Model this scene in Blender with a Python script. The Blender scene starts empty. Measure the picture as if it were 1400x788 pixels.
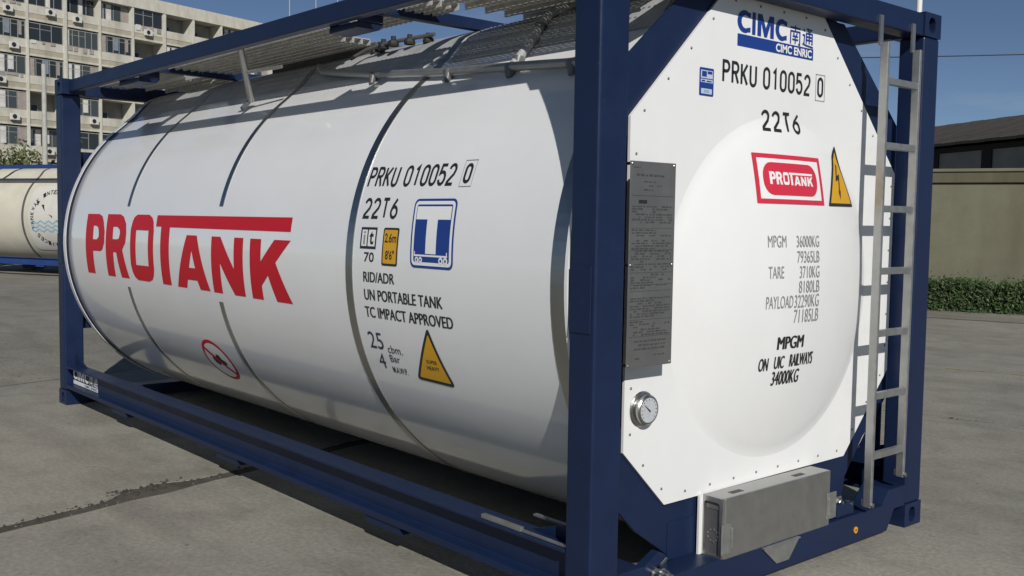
import bpy, bmesh, math, random
from mathutils import Vector, Matrix, noise
from mathutils.geometry import tessellate_polygon
random.seed(7)
S = bpy.context.scene
COL = S.collection
PI = math.pi
rad = math.radians

# ------------------------------------------------------------------ camera
cam_d = bpy.data.cameras.new('camera')
cam_d.sensor_width = 36.0
cam_d.lens = 1384.165 / 1400 * 36.0
cam_d.clip_start = 0.05
cam_d.clip_end = 3000
cam = bpy.data.objects.new('camera', cam_d)
COL.objects.link(cam)
cam.matrix_world = Matrix(((0.65379319, -0.06070476, 0.75423431, 2.50982),
                           (0.75652353, 0.03261016, -0.65315291, -3.78434),
                           (0.01505379, 0.99762293, 0.06724488, 1.53622),
                           (0, 0, 0, 1)))
S.camera = cam
S.render.resolution_x, S.render.resolution_y = 1024, 576

# ------------------------------------------------------------------ light
SUN = Vector((0.728, -0.415, 0.546)).normalized()      # direction towards the sun
world = bpy.data.worlds.new('World')
S.world = world
world.use_nodes = True
wn = world.node_tree
wn.nodes.clear()
sky = wn.nodes.new('ShaderNodeTexSky')
sky.sky_type = 'NISHITA'
sky.sun_disc = False
sky.sun_elevation = math.asin(SUN.z)
sky.sun_rotation = math.atan2(SUN.x, SUN.y)
sky.altitude = 6000
sky.air_density = 1.1
sky.dust_density = 0.2
sky.ozone_density = 1.7
bg = wn.nodes.new('ShaderNodeBackground')
bg.inputs['Strength'].default_value = 0.05
wo = wn.nodes.new('ShaderNodeOutputWorld')
wtc = wn.nodes.new('ShaderNodeTexCoord')
wmap = wn.nodes.new('ShaderNodeMapping')
wmap.inputs['Scale'].default_value = (1.6, 1.6, 9.0)
wn.links.new(wtc.outputs['Generated'], wmap.inputs['Vector'])
wnz = wn.nodes.new('ShaderNodeTexNoise')
wnz.inputs['Scale'].default_value = 2.3
wnz.inputs['Detail'].default_value = 9
wnz.inputs['Roughness'].default_value = 0.6
wn.links.new(wmap.outputs[0], wnz.inputs['Vector'])
wmr = wn.nodes.new('ShaderNodeMapRange')
wmr.inputs['From Min'].default_value = 0.52
wmr.inputs['From Max'].default_value = 0.80
wmr.inputs['To Max'].default_value = 0.30
wn.links.new(wnz.outputs['Fac'], wmr.inputs['Value'])
wmx = wn.nodes.new('ShaderNodeMix')
wmx.data_type = 'RGBA'
wn.links.new(wmr.outputs[0], wmx.inputs[0])
wn.links.new(sky.outputs[0], wmx.inputs[6])
wmx.inputs[7].default_value = (9.0, 9.3, 9.6, 1)
wn.links.new(wmx.outputs[2], bg.inputs[0])
wn.links.new(bg.outputs[0], wo.inputs[0])
sun_d = bpy.data.lights.new('sun', 'SUN')
sun_d.energy = 3.5
sun_d.angle = rad(0.53)
sun_d.color = (1.0, 0.97, 0.925)
sun = bpy.data.objects.new('sun', sun_d)
COL.objects.link(sun)
sun.rotation_euler = SUN.to_track_quat('Z', 'Y').to_euler()
S.view_settings.view_transform = 'Standard'
S.view_settings.look = 'None'
S.view_settings.exposure = 0.1
S.view_settings.gamma = 1.0


# ------------------------------------------------------------------ materials
def mat(name, color, rough=0.5, metal=0.0, var=0.0, vscale=6.0, bump=0.0, bscale=40.0, spec=0.5, coat=0.0, var2=0.0, wear=0.0):
    """Principled material with object-space noise for colour variation, roughness wear and fine relief."""
    m = bpy.data.materials.new(name)
    m.use_nodes = True
    nt = m.node_tree
    b = nt.nodes['Principled BSDF']
    b.inputs['Base Color'].default_value = (*color, 1)
    b.inputs['Roughness'].default_value = rough
    b.inputs['Metallic'].default_value = metal
    b.inputs['Specular IOR Level'].default_value = spec
    b.inputs['Coat Weight'].default_value = coat
    b.inputs['Coat Roughness'].default_value = 0.06
    tc = nt.nodes.new('ShaderNodeTexCoord')
    if var or var2:
        n = nt.nodes.new('ShaderNodeTexNoise')
        n.inputs['Scale'].default_value = vscale
        n.inputs['Detail'].default_value = 8
        n.inputs['Roughness'].default_value = 0.65
        nt.links.new(tc.outputs['Object'], n.inputs['Vector'])
        r = nt.nodes.new('ShaderNodeMapRange')
        r.inputs['From Min'].default_value = 0.3
        r.inputs['From Max'].default_value = 0.7
        r.inputs['To Min'].default_value = 1 - var
        r.inputs['To Max'].default_value = 1 + var
        nt.links.new(n.outputs['Fac'], r.inputs['Value'])
        mx = nt.nodes.new('ShaderNodeVectorMath')
        mx.operation = 'SCALE'
        mx.inputs[0].default_value = color
        nt.links.new(r.outputs[0], mx.inputs['Scale'])
        nt.links.new(mx.outputs[0], b.inputs['Base Color'])
        r2 = nt.nodes.new('ShaderNodeMapRange')
        r2.inputs['To Min'].default_value = max(0.02, rough - 0.5 * var2 - 0.04)
        r2.inputs['To Max'].default_value = min(1, rough + 0.5 * var2 + 0.04)
        nt.links.new(n.outputs['Fac'], r2.inputs['Value'])
        nt.links.new(r2.outputs[0], b.inputs['Roughness'])
    if wear:                                   # sparse scuffs and chips down to dull primer
        src = b.inputs['Base Color'].links[0].from_socket
        w1 = nt.nodes.new('ShaderNodeTexNoise')
        w1.inputs['Scale'].default_value = 34
        w1.inputs['Detail'].default_value = 6
        w1.inputs['Roughness'].default_value = 0.7
        mpw = nt.nodes.new('ShaderNodeMapping')
        mpw.inputs['Scale'].default_value = (0.6, 1, 0.35)
        nt.links.new(tc.outputs['Object'], mpw.inputs['Vector'])
        nt.links.new(mpw.outputs[0], w1.inputs['Vector'])
        rw = nt.nodes.new('ShaderNodeMapRange')
        rw.inputs['From Min'].default_value = 0.66
        rw.inputs['From Max'].default_value = 0.74
        rw.inputs['To Max'].default_value = wear
        nt.links.new(w1.outputs['Fac'], rw.inputs['Value'])
        xw = nt.nodes.new('ShaderNodeMix')
        xw.data_type = 'RGBA'
        nt.links.new(rw.outputs[0], xw.inputs[0])
        nt.links.new(src, xw.inputs[6])
        xw.inputs[7].default_value = (0.055, 0.06, 0.075, 1)
        nt.links.new(xw.outputs[2], b.inputs['Base Color'])
    if bump:
        n2 = nt.nodes.new('ShaderNodeTexNoise')
        n2.inputs['Scale'].default_value = bscale
        n2.inputs['Detail'].default_value = 5
        nt.links.new(tc.outputs['Object'], n2.inputs['Vector'])
        bp = nt.nodes.new('ShaderNodeBump')
        bp.inputs['Strength'].default_value = 0.6
        bp.inputs['Distance'].default_value = bump
        nt.links.new(n2.outputs['Fac'], bp.inputs['Height'])
        nt.links.new(bp.outputs[0], b.inputs['Normal'])
    return m


def mat_concrete(name, base, dark, warm, scale=1.0):
    """Yard concrete: broad stains, mid blotches, streaks and a grainy relief."""
    m = bpy.data.materials.new(name)
    m.use_nodes = True
    nt = m.node_tree
    L = nt.links
    b = nt.nodes['Principled BSDF']
    b.inputs['Roughness'].default_value = 0.9
    b.inputs['Specular IOR Level'].default_value = 0.25
    tc = nt.nodes.new('ShaderNodeNewGeometry')
    def nz(sc, det, rg, dist=0.0, vec=None):
        n = nt.nodes.new('ShaderNodeTexNoise')
        n.inputs['Scale'].default_value = sc * scale
        n.inputs['Detail'].default_value = det
        n.inputs['Roughness'].default_value = rg
        n.inputs['Distortion'].default_value = dist
        L.new(vec if vec else tc.outputs['Position'], n.inputs['Vector'])
        return n
    def mr(o, a, c, lo, hi):
        r = nt.nodes.new('ShaderNodeMapRange')
        for k, v in (('From Min', a), ('From Max', c), ('To Min', lo), ('To Max', hi)):
            r.inputs[k].default_value = v
        L.new(o, r.inputs['Value'])
        return r.outputs[0]
    def mix(f, c1, c2, mode='MIX'):
        x = nt.nodes.new('ShaderNodeMix')
        x.data_type = 'RGBA'
        x.blend_type = mode
        if isinstance(f, float):
            x.inputs[0].default_value = f
        else:
            L.new(f, x.inputs[0])
        for i, c in ((6, c1), (7, c2)):
            if isinstance(c, tuple):
                x.inputs[i].default_value = (*c, 1)
            else:
                L.new(c, x.inputs[i])
        return x.outputs[2]
    big = nz(0.33, 6, 0.62, 0.6)
    mid = nz(2.2, 8, 0.7, 0.3)
    fine = nz(38, 6, 0.75)
    mp = nt.nodes.new('ShaderNodeMapping')
    mp.inputs['Rotation'].default_value = (0, 0, rad(-18))
    mp.inputs['Scale'].default_value = (0.5, 1.9, 1)
    L.new(tc.outputs['Position'], mp.inputs['Vector'])
    streak = nz(1.1, 5, 0.6, 0.2, mp.outputs[0])
    c = mix(mr(big.outputs['Fac'], 0.40, 0.60, 0, 1), base, warm)
    c = mix(mr(mid.outputs['Fac'], 0.46, 0.70, 0, 0.75), c, dark)
    c = mix(mr(streak.outputs['Fac'], 0.49, 0.66, 0, 0.55), c, dark)
    oil = nz(0.75, 4, 0.55, 0.4)
    c = mix(mr(oil.outputs['Fac'], 0.62, 0.72, 0, 0.55), c, (dark[0] * .62, dark[1] * .62, dark[2] * .62))
    g = nt.nodes.new('ShaderNodeVectorMath')
    g.operation = 'SCALE'
    L.new(c, g.inputs[0])
    L.new(mr(fine.outputs['Fac'], 0.3, 0.7, 0.72, 1.24), g.inputs['Scale'])
    vor = nt.nodes.new('ShaderNodeTexVoronoi')
    vor.inputs['Scale'].default_value = 9.0 * scale
    L.new(tc.outputs['Position'], vor.inputs['Vector'])
    spot = nz(1.4, 3, 0.5)
    cut = nt.nodes.new('ShaderNodeMath')
    cut.operation = 'LESS_THAN'
    L.new(vor.outputs['Distance'], cut.inputs[0])
    L.new(mr(spot.outputs['Fac'], 0.5, 0.75, 0.0, 0.16), cut.inputs[1])
    sc = nt.nodes.new('ShaderNodeMath')
    sc.operation = 'MULTIPLY'
    sc.inputs[1].default_value = 0.6
    L.new(cut.outputs[0], sc.inputs[0])
    c = mix(sc.outputs[0], g.outputs[0], (0.05, 0.047, 0.042))
    L.new(c, b.inputs['Base Color'])
    bp = nt.nodes.new('ShaderNodeBump')
    bp.inputs['Strength'].default_value = 0.55
    bp.inputs['Distance'].default_value = 0.006
    ad = nt.nodes.new('ShaderNodeMath')
    ad.operation = 'ADD'
    L.new(fine.outputs['Fac'], ad.inputs[0])
    L.new(mid.outputs['Fac'], ad.inputs[1])
    L.new(ad.outputs[0], bp.inputs['Height'])
    L.new(bp.outputs[0], b.inputs['Normal'])
    return m


def mat_wall(name, base, stain, sx=6.0):
    """Rendered wall with vertical rain streaks and patches."""
    m = mat(name, base, 0.9, var=0.1, vscale=2.5, bump=0.004, bscale=30, spec=0.2)
    nt = m.node_tree
    b = nt.nodes['Principled BSDF']
    src = b.inputs['Base Color'].links[0].from_socket
    tc = nt.nodes.new('ShaderNodeTexCoord')
    mp = nt.nodes.new('ShaderNodeMapping')
    mp.inputs['Scale'].default_value = (sx, sx, 0.35)
    nt.links.new(tc.outputs['Object'], mp.inputs['Vector'])
    n = nt.nodes.new('ShaderNodeTexNoise')
    n.inputs['Scale'].default_value = 0.6
    n.inputs['Detail'].default_value = 6
    nt.links.new(mp.outputs[0], n.inputs['Vector'])
    r = nt.nodes.new('ShaderNodeMapRange')
    for k, v in (('From Min', 0.48), ('From Max', 0.75), ('To Min', 0), ('To Max', 0.75)):
        r.inputs[k].default_value = v
    nt.links.new(n.outputs['Fac'], r.inputs['Value'])
    x = nt.nodes.new('ShaderNodeMix')
    x.data_type = 'RGBA'
    nt.links.new(r.outputs[0], x.inputs[0])
    nt.links.new(src, x.inputs[6])
    x.inputs[7].default_value = (*stain, 1)
    nt.links.new(x.outputs[2], b.inputs['Base Color'])
    return m


M = {}
M['blue'] = mat('navy_paint', (0.0092, 0.0192, 0.057), 0.4, wear=0.5, var=0.12, vscale=5, var2=0.25, bump=0.0006, bscale=60, spec=0.3)
M['blue2'] = mat('royal_blue_paint', (0.018, 0.05, 0.19), 0.4, var=0.15, vscale=4, var2=0.2)
M['white'] = mat('white_gloss_cladding', (0.80, 0.80, 0.79), 0.12, var=0.025, vscale=1.7, var2=0.12, bump=0.0035, bscale=1.3, spec=0.5, coat=0.5)
M['panel'] = mat('white_panel_paint', (0.79, 0.79, 0.775), 0.35, var=0.028, vscale=2.4, var2=0.1, bump=0.0022, bscale=2.2, spec=0.4)
M['cream'] = mat('cream_paint', (0.60, 0.56, 0.45), 0.4, var=0.08, vscale=2, var2=0.2)
M['steel'] = mat('stainless_strip', (0.43, 0.43, 0.415), 0.30, 1.0, var=0.1, vscale=4, var2=0.15)
M['steel_dull'] = mat('dull_stainless', (0.46, 0.455, 0.435), 0.45, 0.95, var=0.05, vscale=12, var2=0.2, bump=0.0005, bscale=90)
M['alu'] = mat('aluminium', (0.46, 0.46, 0.44), 0.5, 0.9, var=0.1, vscale=20, var2=0.2)
M['galv'] = mat('galvanised_grating', (0.55, 0.54, 0.50), 0.6, 0.25, var=0.2, vscale=14, var2=0.2)
M['plate'] = mat('etched_plate', (0.19, 0.19, 0.185), 0.45, 0.55, var=0.1, vscale=9, var2=0.2)
M['plate_ink'] = mat('plate_etching', (0.075, 0.075, 0.075), 0.6, 0.3)
M['recess'] = mat('grey_rubber', (0.085, 0.085, 0.088), 0.5, var=0.2)
M['seal'] = mat('navy_seal', (0.012, 0.018, 0.04), 0.7)
M['box'] = mat('spill_box_paint', (0.10, 0.095, 0.085), 0.6, var=0.2)
M['tread'] = mat('tread_sheet', (0.47, 0.475, 0.475), 0.5, 0.3, var=0.15, vscale=8)
M['dark'] = mat('dark_rubber_and_slot_shade', (0.02, 0.02, 0.02), 0.6, var=0.2)
M['black'] = mat('black_print', (0.02, 0.02, 0.022), 0.45)
M['grey_ink'] = mat('grey_print', (0.29, 0.29, 0.295), 0.5)
M['navy_ink'] = mat('navy_print', (0.02, 0.028, 0.06), 0.45)
M['red'] = mat('red_film', (0.53, 0.010, 0.021), 0.45, spec=0.25)
M['red2'] = mat('crimson_film', (0.63, 0.03, 0.06), 0.4)
M['logo'] = mat('blue_film', (0.012, 0.045, 0.24), 0.4)
M['yellow'] = mat('amber_film', (0.68, 0.36, 0.012), 0.4)
M['film'] = mat('white_film', (0.82, 0.82, 0.8), 0.4)
M['patch'] = mat('aged_white_film', (0.62, 0.60, 0.54), 0.5, var=0.08, vscale=2)
M['pale'] = mat('pale_print', (0.5, 0.55, 0.68), 0.4)
M['aqua'] = mat('pale_blue_print', (0.25, 0.42, 0.52), 0.4)
M['green'] = mat('green_print', (0.03, 0.16, 0.09), 0.4)
M['glass'] = mat('window_glass', (0.028, 0.035, 0.038), 0.08, spec=0.5)
M['glass2'] = mat('greenish_window_glass', (0.06, 0.072, 0.072), 0.1, spec=0.5)
M['gauge_face'] = mat('gauge_face', (0.48, 0.50, 0.52), 0.15, var=0.15, vscale=25)
M['concrete'] = mat_concrete('yard_concrete', (0.305, 0.290, 0.243), (0.185, 0.175, 0.146), (0.262, 0.250, 0.212))
M['far_ground'] = mat_concrete('worn_concrete', (0.275, 0.26, 0.215), (0.165, 0.156, 0.130), (0.225, 0.213, 0.178), 0.8)
M['dirt'] = mat_concrete('joint_dirt', (0.115, 0.106, 0.085), (0.05, 0.046, 0.038), (0.088, 0.081, 0.066), 3.0)
M['pebble'] = mat('pebble', (0.12, 0.112, 0.095), 0.9, var=0.4, vscale=9)
M['crumb'] = mat('dark_crumb', (0.04, 0.037, 0.031), 0.95)
M['line'] = mat('worn_yellow_paint', (0.33, 0.29, 0.16), 0.85, var=0.25, vscale=8)
M['render'] = mat_wall('facade_render', (0.58, 0.555, 0.47), (0.33, 0.305, 0.24), 1.5)
M['beige'] = mat_wall('beige_render', (0.43, 0.39, 0.30), (0.25, 0.225, 0.17), 1.5)
M['fin'] = mat_wall('fin_render', (0.62, 0.60, 0.52), (0.40, 0.37, 0.30), 2.0)
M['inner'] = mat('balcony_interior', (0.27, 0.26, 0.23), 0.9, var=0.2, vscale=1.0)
M['frame'] = mat('window_frame', (0.30, 0.30, 0.28), 0.6, var=0.2)
M['curtain'] = mat('curtain_cloth', (0.62, 0.60, 0.55), 0.9, var=0.25, vscale=2)
M['curtain2'] = mat('faded_curtain_cloth', (0.35, 0.30, 0.27), 0.9, var=0.25, vscale=2)
M['curtain3'] = mat('blue_grey_curtain_cloth', (0.20, 0.24, 0.28), 0.9, var=0.25, vscale=2)
M['pink'] = mat('pink_cloth', (0.55, 0.22, 0.25), 0.9)
M['ac'] = mat('aircon_casing', (0.62, 0.61, 0.56), 0.6, var=0.12)
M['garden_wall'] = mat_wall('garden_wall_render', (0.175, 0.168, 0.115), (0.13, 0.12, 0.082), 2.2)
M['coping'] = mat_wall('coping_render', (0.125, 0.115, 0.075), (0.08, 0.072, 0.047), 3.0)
M['roof'] = mat('weathered_roof', (0.060, 0.050, 0.042), 0.85, var=0.3, vscale=1.2, bump=0.01, bscale=6)
M['shed'] = mat('shed_wall', (0.20, 0.205, 0.195), 0.85, var=0.2, vscale=0.8)
M['shed_dark'] = mat('shed_opening', (0.012, 0.012, 0.012), 0.9)
M['pole'] = mat('concrete_pole', (0.42, 0.41, 0.37), 0.9, var=0.15, vscale=4)
M['whitepole'] = mat('white_pole', (0.75, 0.75, 0.73), 0.5)
M['bark'] = mat('bark', (0.16, 0.13, 0.10), 0.95, var=0.3, vscale=10)
M['bark_white'] = mat('limewashed_bark', (0.6, 0.58, 0.52), 0.95, var=0.2, vscale=10)
M['leaf'] = mat('leaf', (0.055, 0.085, 0.022), 0.65, var=0.4, vscale=3)
M['leaf_light'] = mat('pale_leaf', (0.12, 0.135, 0.05), 0.65, var=0.35, vscale=3)
M['hedge'] = mat('hedge_leaf', (0.034, 0.066, 0.018), 0.6, var=0.5, vscale=5)
M['hedge_core'] = mat('hedge_dark_core', (0.022, 0.03, 0.012), 0.9)
M['wood'] = mat('timber', (0.13, 0.10, 0.07), 0.9, var=0.3, vscale=6)


# ------------------------------------------------------------------ mesh helpers
class MB:
    """Collects polygons (with material slots) and links them as ONE mesh object."""
    def __init__(self):
        self.v, self.f, self.m, self.s = [], [], [], []
        self.mats = []

    def mi(self, m):
        if m not in self.mats:
            self.mats.append(m)
        return self.mats.index(m)

    def add(self, vs, fs, m, smooth=False):
        o = len(self.v)
        self.v += [tuple(v) for v in vs]
        k = self.mi(m)
        for f in fs:
            self.f.append(tuple(o + i for i in f))
            self.m.append(k)
            self.s.append(smooth)
        return self

    def box(self, x0, x1, y0, y1, z0, z1, m, bev=0.0, T=None):
        if bev > 0:
            bm = bmesh.new()
            bmesh.ops.create_cube(bm, size=1)
            for v in bm.verts:
                v.co = Vector(((x0 + x1) / 2 + v.co.x * (x1 - x0), (y0 + y1) / 2 + v.co.y * (y1 - y0), (z0 + z1) / 2 + v.co.z * (z1 - z0)))
            bmesh.ops.bevel(bm, geom=bm.edges[:], offset=bev, segments=2, affect='EDGES', profile=0.5)
            vs = [v.co.copy() for v in bm.verts]
            bm.verts.index_update()
            fs = [[v.index for v in f.verts] for f in bm.faces]
            bm.free()
        else:
            vs = [Vector(p) for p in ((x0, y0, z0), (x1, y0, z0), (x1, y1, z0), (x0, y1, z0), (x0, y0, z1), (x1, y0, z1), (x1, y1, z1), (x0, y1, z1))]
            fs = [(0, 3, 2, 1), (4, 5, 6, 7), (0, 1, 5, 4), (1, 2, 6, 5), (2, 3, 7, 6), (3, 0, 4, 7)]
        if T:
            vs = [T @ v for v in vs]
        return self.add(vs, fs, m)

    def prism(self, poly, axis, a, b, m, holes=()):
        """Extrude a 2D polygon along an axis ('x': (y,z), 'y': (x,z), 'z': (x,y)) from a to b."""
        def p3(p, t):
            return {'x': (t, p[0], p[1]), 'y': (p[0], t, p[1]), 'z': (p[0], p[1], t)}[axis]
        loops = [list(poly)] + [list(h) for h in holes]
        flat = [p for l in loops for p in l]
        tris = tessellate_polygon([[Vector((p[0], p[1], 0)) for p in l] for l in loops])
        n = len(flat)
        vs = [p3(p, a) for p in flat] + [p3(p, b) for p in flat]
        fs = [tuple(t) for t in tris] + [tuple(n + i for i in reversed(t)) for t in tris]
        o = 0
        for l in loops:
            k = len(l)
            for i in range(k):
                j = (i + 1) % k
                fs.append((o + i, o + j, n + o + j, n + o + i))
            o += k
        return self.add(vs, fs, m)

    def tube(self, pts, r, m, seg=10, caps=True):
        pts = [Vector(p) for p in pts]
        vs, fs = [], []
        up = None
        for i, p in enumerate(pts):
            d = (pts[min(i + 1, len(pts) - 1)] - pts[max(i - 1, 0)]).normalized()
            if up is None:
                up = Vector((0, 0, 1)) if abs(d.z) < 0.9 else Vector((1, 0, 0))
            a = d.cross(up).normalized()
            c = a.cross(d).normalized()
            up = c
            rr = r[i] if isinstance(r, (list, tuple)) else r
            for k in range(seg):
                t = 2 * PI * k / seg
                vs.append(p + a * (rr * math.cos(t)) + c * (rr * math.sin(t)))
        for i in range(len(pts) - 1):
            for k in range(seg):
                k2 = (k + 1) % seg
                fs.append((i * seg + k, i * seg + k2, (i + 1) * seg + k2, (i + 1) * seg + k))
        self.add(vs, fs, m, True)
        if caps:
            n = len(pts)
            self.add([vs[k] for k in range(seg)], [tuple(reversed(range(seg)))], m)
            self.add([vs[(n - 1) * seg + k] for k in range(seg)], [tuple(range(seg))], m)
        return self

    def lathe(self, prof, center, axis, m, seg=24):
        """prof: list of (radius, along); axis 'x','y','z'."""
        def p3(r, h, t):
            c, s = r * math.cos(t), r * math.sin(t)
            q = {'x': (h, c, s), 'y': (c, h, s), 'z': (c, s, h)}[axis]
            return (center[0] + q[0], center[1] + q[1], center[2] + q[2])
        vs = [p3(r, h, 2 * PI * k / seg) for r, h in prof for k in range(seg)]
        fs = []
        for i in range(len(prof) - 1):
            for k in range(seg):
                k2 = (k + 1) % seg
                fs.append((i * seg + k, i * seg + k2, (i + 1) * seg + k2, (i + 1) * seg + k))
        fs.append(tuple(range(seg)))
        fs.append(tuple((len(prof) - 1) * seg + k for k in reversed(range(seg))))
        return self.add(vs, fs, m)

    def mesh(self, name):
        me = bpy.data.meshes.new(name)
        me.from_pydata(self.v, [], self.f)
        for m in self.mats:
            me.materials.append(m)
        me.polygons.foreach_set('material_index', self.m)
        me.polygons.foreach_set('use_smooth', self.s)
        me.update()
        bm = bmesh.new()
        bm.from_mesh(me)
        bmesh.ops.recalc_face_normals(bm, faces=bm.faces[:])
        bm.to_mesh(me)
        bm.free()
        return me

    def build(self, name, parent=None, label=None, kind=None):
        return link(name, self.mesh(name), parent, label, kind)


def link(name, me, parent=None, label=None, kind=None):
    o = bpy.data.objects.new(name, me)
    COL.objects.link(o)
    if parent:
        o.parent = parent
    if label:
        o['label'] = label
    if kind:
        o['kind'] = kind
    return o


def bevel(o, w=0.004, seg=2, ang=40):
    md = o.modifiers.new('bevel', 'BEVEL')
    md.width = w
    md.segments = seg
    md.limit_method = 'ANGLE'
    md.angle_limit = rad(ang)
    return o


def thing(name, label, cat, loc=(0, 0, 0), rz=0.0, group=None):
    o = bpy.data.objects.new(name, None)
    COL.objects.link(o)
    o.location = loc
    o.rotation_euler = (0, 0, rz)
    o['label'] = label
    o['category'] = cat
    if group:
        o['group'] = group
    return o


def tag(o, label, cat, group=None):
    o['label'] = label
    o['category'] = cat
    if group:
        o['group'] = group
    return o


def smooth(t):
    t = max(0.0, min(1.0, t))
    return t * t * (3 - 2 * t)


# ------------------------------------------------------------------ ground
ground = link('ground', MB().add([(-900, -900, -0.022), (900, -900, -0.022), (900, 900, -0.022), (-900, 900, -0.022)], [(0, 1, 2, 3)], M['far_ground']).mesh('ground'), kind='structure')
GA = rad(14)
def grid(xp, yp):
    return (xp * math.cos(GA) - yp * math.sin(GA), xp * math.sin(GA) + yp * math.cos(GA))
yard = link('yard', MB().add([(*grid(-7.3, -13.2), -0.006), (*grid(8.9, -13.2), -0.006), (*grid(8.9, 13.8), -0.006), (*grid(-7.3, 13.8), -0.006)], [(0, 1, 2, 3)], M['dirt']).mesh('yard'), kind='structure')
def slab_edge(p0, p1, seed, chip, n=40):
    out = []
    for i in range(n):
        t = i / n
        x, y = p0[0] + (p1[0] - p0[0]) * t, p0[1] + (p1[1] - p0[1]) * t
        d = 0.010 * noise.noise(Vector((x * 3.1, y * 3.1, seed))) + 0.008 * noise.noise(Vector((x * 11, y * 11, seed + 5)))
        if chip:
            c = noise.noise(Vector((x * 1.7, y * 1.7, seed + 9)))
            d -= 0.05 * max(0.0, c - 0.12) + (0.05 if chip == 2 else 0.03 if chip == 3 else 0)
            if chip == 2:
                q = math.exp(-((y + 0.86) / 0.24) ** 4)
                d -= 0.11 * q * (0.8 + 0.5 * noise.noise(Vector((x * 6, y * 9, 3))))
        out.append((x, y, min(d, 0.012)))
    return out
XS = [-7.25, -3.25, 2.75, 8.75]
YS = [-13.0, -5.66, 4.34, 13.6]
for i in range(3):
    for j in range(3):
        g = 0.012
        x0, x1, y0, y1 = XS[i] + g, XS[i + 1] - g, YS[j] + g, YS[j + 1] - g
        pts = []
        for (p0, p1, nrm, chip) in (((x0, y0), (x1, y0), (0, -1), 1), ((x1, y0), (x1, y1), (1, 0), 2 if i == 0 else 1),
                                    ((x1, y1), (x0, y1), (0, 1), 1), ((x0, y1), (x0, y0), (-1, 0), 3 if i == 1 else 1)):
            n = 140 if nrm[0] else 60
            for (x, y, d) in slab_edge(p0, p1, i * 7 + j, chip, n):
                pts.append(grid(x + nrm[0] * d, y + nrm[1] * d))
        b = MB().prism(pts, 'z', -0.005, 0.0, M['concrete'])
        link('concrete_slab', b.mesh('concrete_slab'), yard)
# worn yellow line on the far right of the yard
lb = MB()
a0, d0 = Vector((-2.6, 6.95, 0.004)), Vector((math.cos(rad(-14)), math.sin(rad(-14)), 0))
d0 = Vector((0.965, 0.26, 0)).normalized()
nrm = Vector((-d0.y, d0.x, 0))
for k in range(26):
    t = -1.0 + k * 0.16
    if random.random() < 0.6:
        w = random.uniform(0.03, 0.06)
        q = a0 + d0 * t
        lb.add([q - nrm * w, q + d0 * random.uniform(.08, .15) - nrm * w, q + d0 * .12 + nrm * w, q + nrm * w * random.uniform(.5, 1)], [(0, 1, 2, 3)], M['line'])
lb.build('yard_line', yard)
# loose grit: nobody could count it
gb = MB()
PEB = M['pebble']
def pebble(x, y, r, z=0.0):
    vs = []
    for k in range(5):
        t = 2 * PI * k / 5 + random.random()
        vs.append((x + r * math.cos(t) * random.uniform(.7, 1.2), y + r * math.sin(t) * random.uniform(.7, 1.2), z - 0.002))
    vs.append((x + r * .2, y, z + r * random.uniform(.5, .9)))
    gb.add(vs, [(0, 1, 5), (1, 2, 5), (2, 3, 5), (3, 4, 5), (4, 0, 5)], PEB)
for k in range(1800):
    xp = -7.3 - abs(random.gauss(0, 2.4))
    yp = random.uniform(-2.5, 6)
    x, y = grid(xp, yp)
    pebble(x, y, random.uniform(.003, .010) * (1 if random.random() < .95 else 1.7), -0.02)
for k in range(420):
    x, y = grid(random.uniform(-7.2, -1.0), random.uniform(-3.6, 0.0))
    pebble(x, y, random.uniform(.003, .007))
for k in range(120):
    t = random.uniform(-4.5, 3.0)
    x, y = grid(-3.25 + random.gauss(-0.02, 0.04), t)
    pebble(x, y, random.uniform(.004, .011), -0.004)
for k in range(300):
    x, y = grid(random.uniform(-2.5, 6), random.uniform(1, 13))
    pebble(x, y, random.uniform(.004, .012))
for k in range(160):
    x, y = grid(random.uniform(-2.5, 4), 4.34 + random.gauss(0, .03))
    pebble(x, y, random.uniform(.006, .016), -0.003)
PEB = M['crumb']
for k in range(150):
    t = random.uniform(-3.6, -.2)
    x, y = grid(-3.25 - .075 + random.gauss(0, .016), t)
    pebble(x, y, random.uniform(.006, .017), -0.003)
for k in range(40):
    x, y = grid(-3.40 + random.gauss(0, .02), random.uniform(-1.1, -.6))
    pebble(x, y, random.uniform(.01, .022), -0.004)
for k in range(90):
    x, y = grid(random.uniform(-6, 2.5), 4.34 + random.gauss(0, .03))
    pebble(x, y, random.uniform(.01, .022), -0.003)
gb.build('grit', kind='stuff')

# ------------------------------------------------------------------ tank container
L, W2, H = 6.058, 1.219, 2.591
ZC, R0, XP = 1.301, 1.205, -0.115

def Rs(th):
    a = th if th <= 90 else 180 - th
    return R0 + 0.036 * smooth((a - 50) / 18) + 0.042 * smooth((a - 57) / 10)

def cyl(x, th, off=0.0):
    """Point on the cladding: th degrees above horizontal on the -y side."""
    r = Rs(th) + off
    return Vector((x, -r * math.cos(rad(th)), ZC + r * math.sin(rad(th))))

DY, DZ, DA, DS = 0.03, 1.25, 0.75, 0.112
DR = (DA * DA + DS * DS) / (2 * DS)
def dome_h(y, z):
    r2 = (y - DY) ** 2 + (z - DZ) ** 2
    if r2 >= DA * DA:
        return 0.0
    r = math.sqrt(r2)
    def cap(q):
        return math.sqrt(DR * DR - q * q) - (DR - DS)
    w = 0.065
    if r < DA - w:
        return cap(r)
    t = (DA - r) / w                      # rolled edge: the slope dies out at the rim
    h1 = cap(DA - w)
    sl = (DA - w) / math.sqrt(DR * DR - (DA - w) ** 2) * w
    return h1 * (3 * t * t - 2 * t ** 3) - sl * (t ** 3 - t * t) * -1

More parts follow.
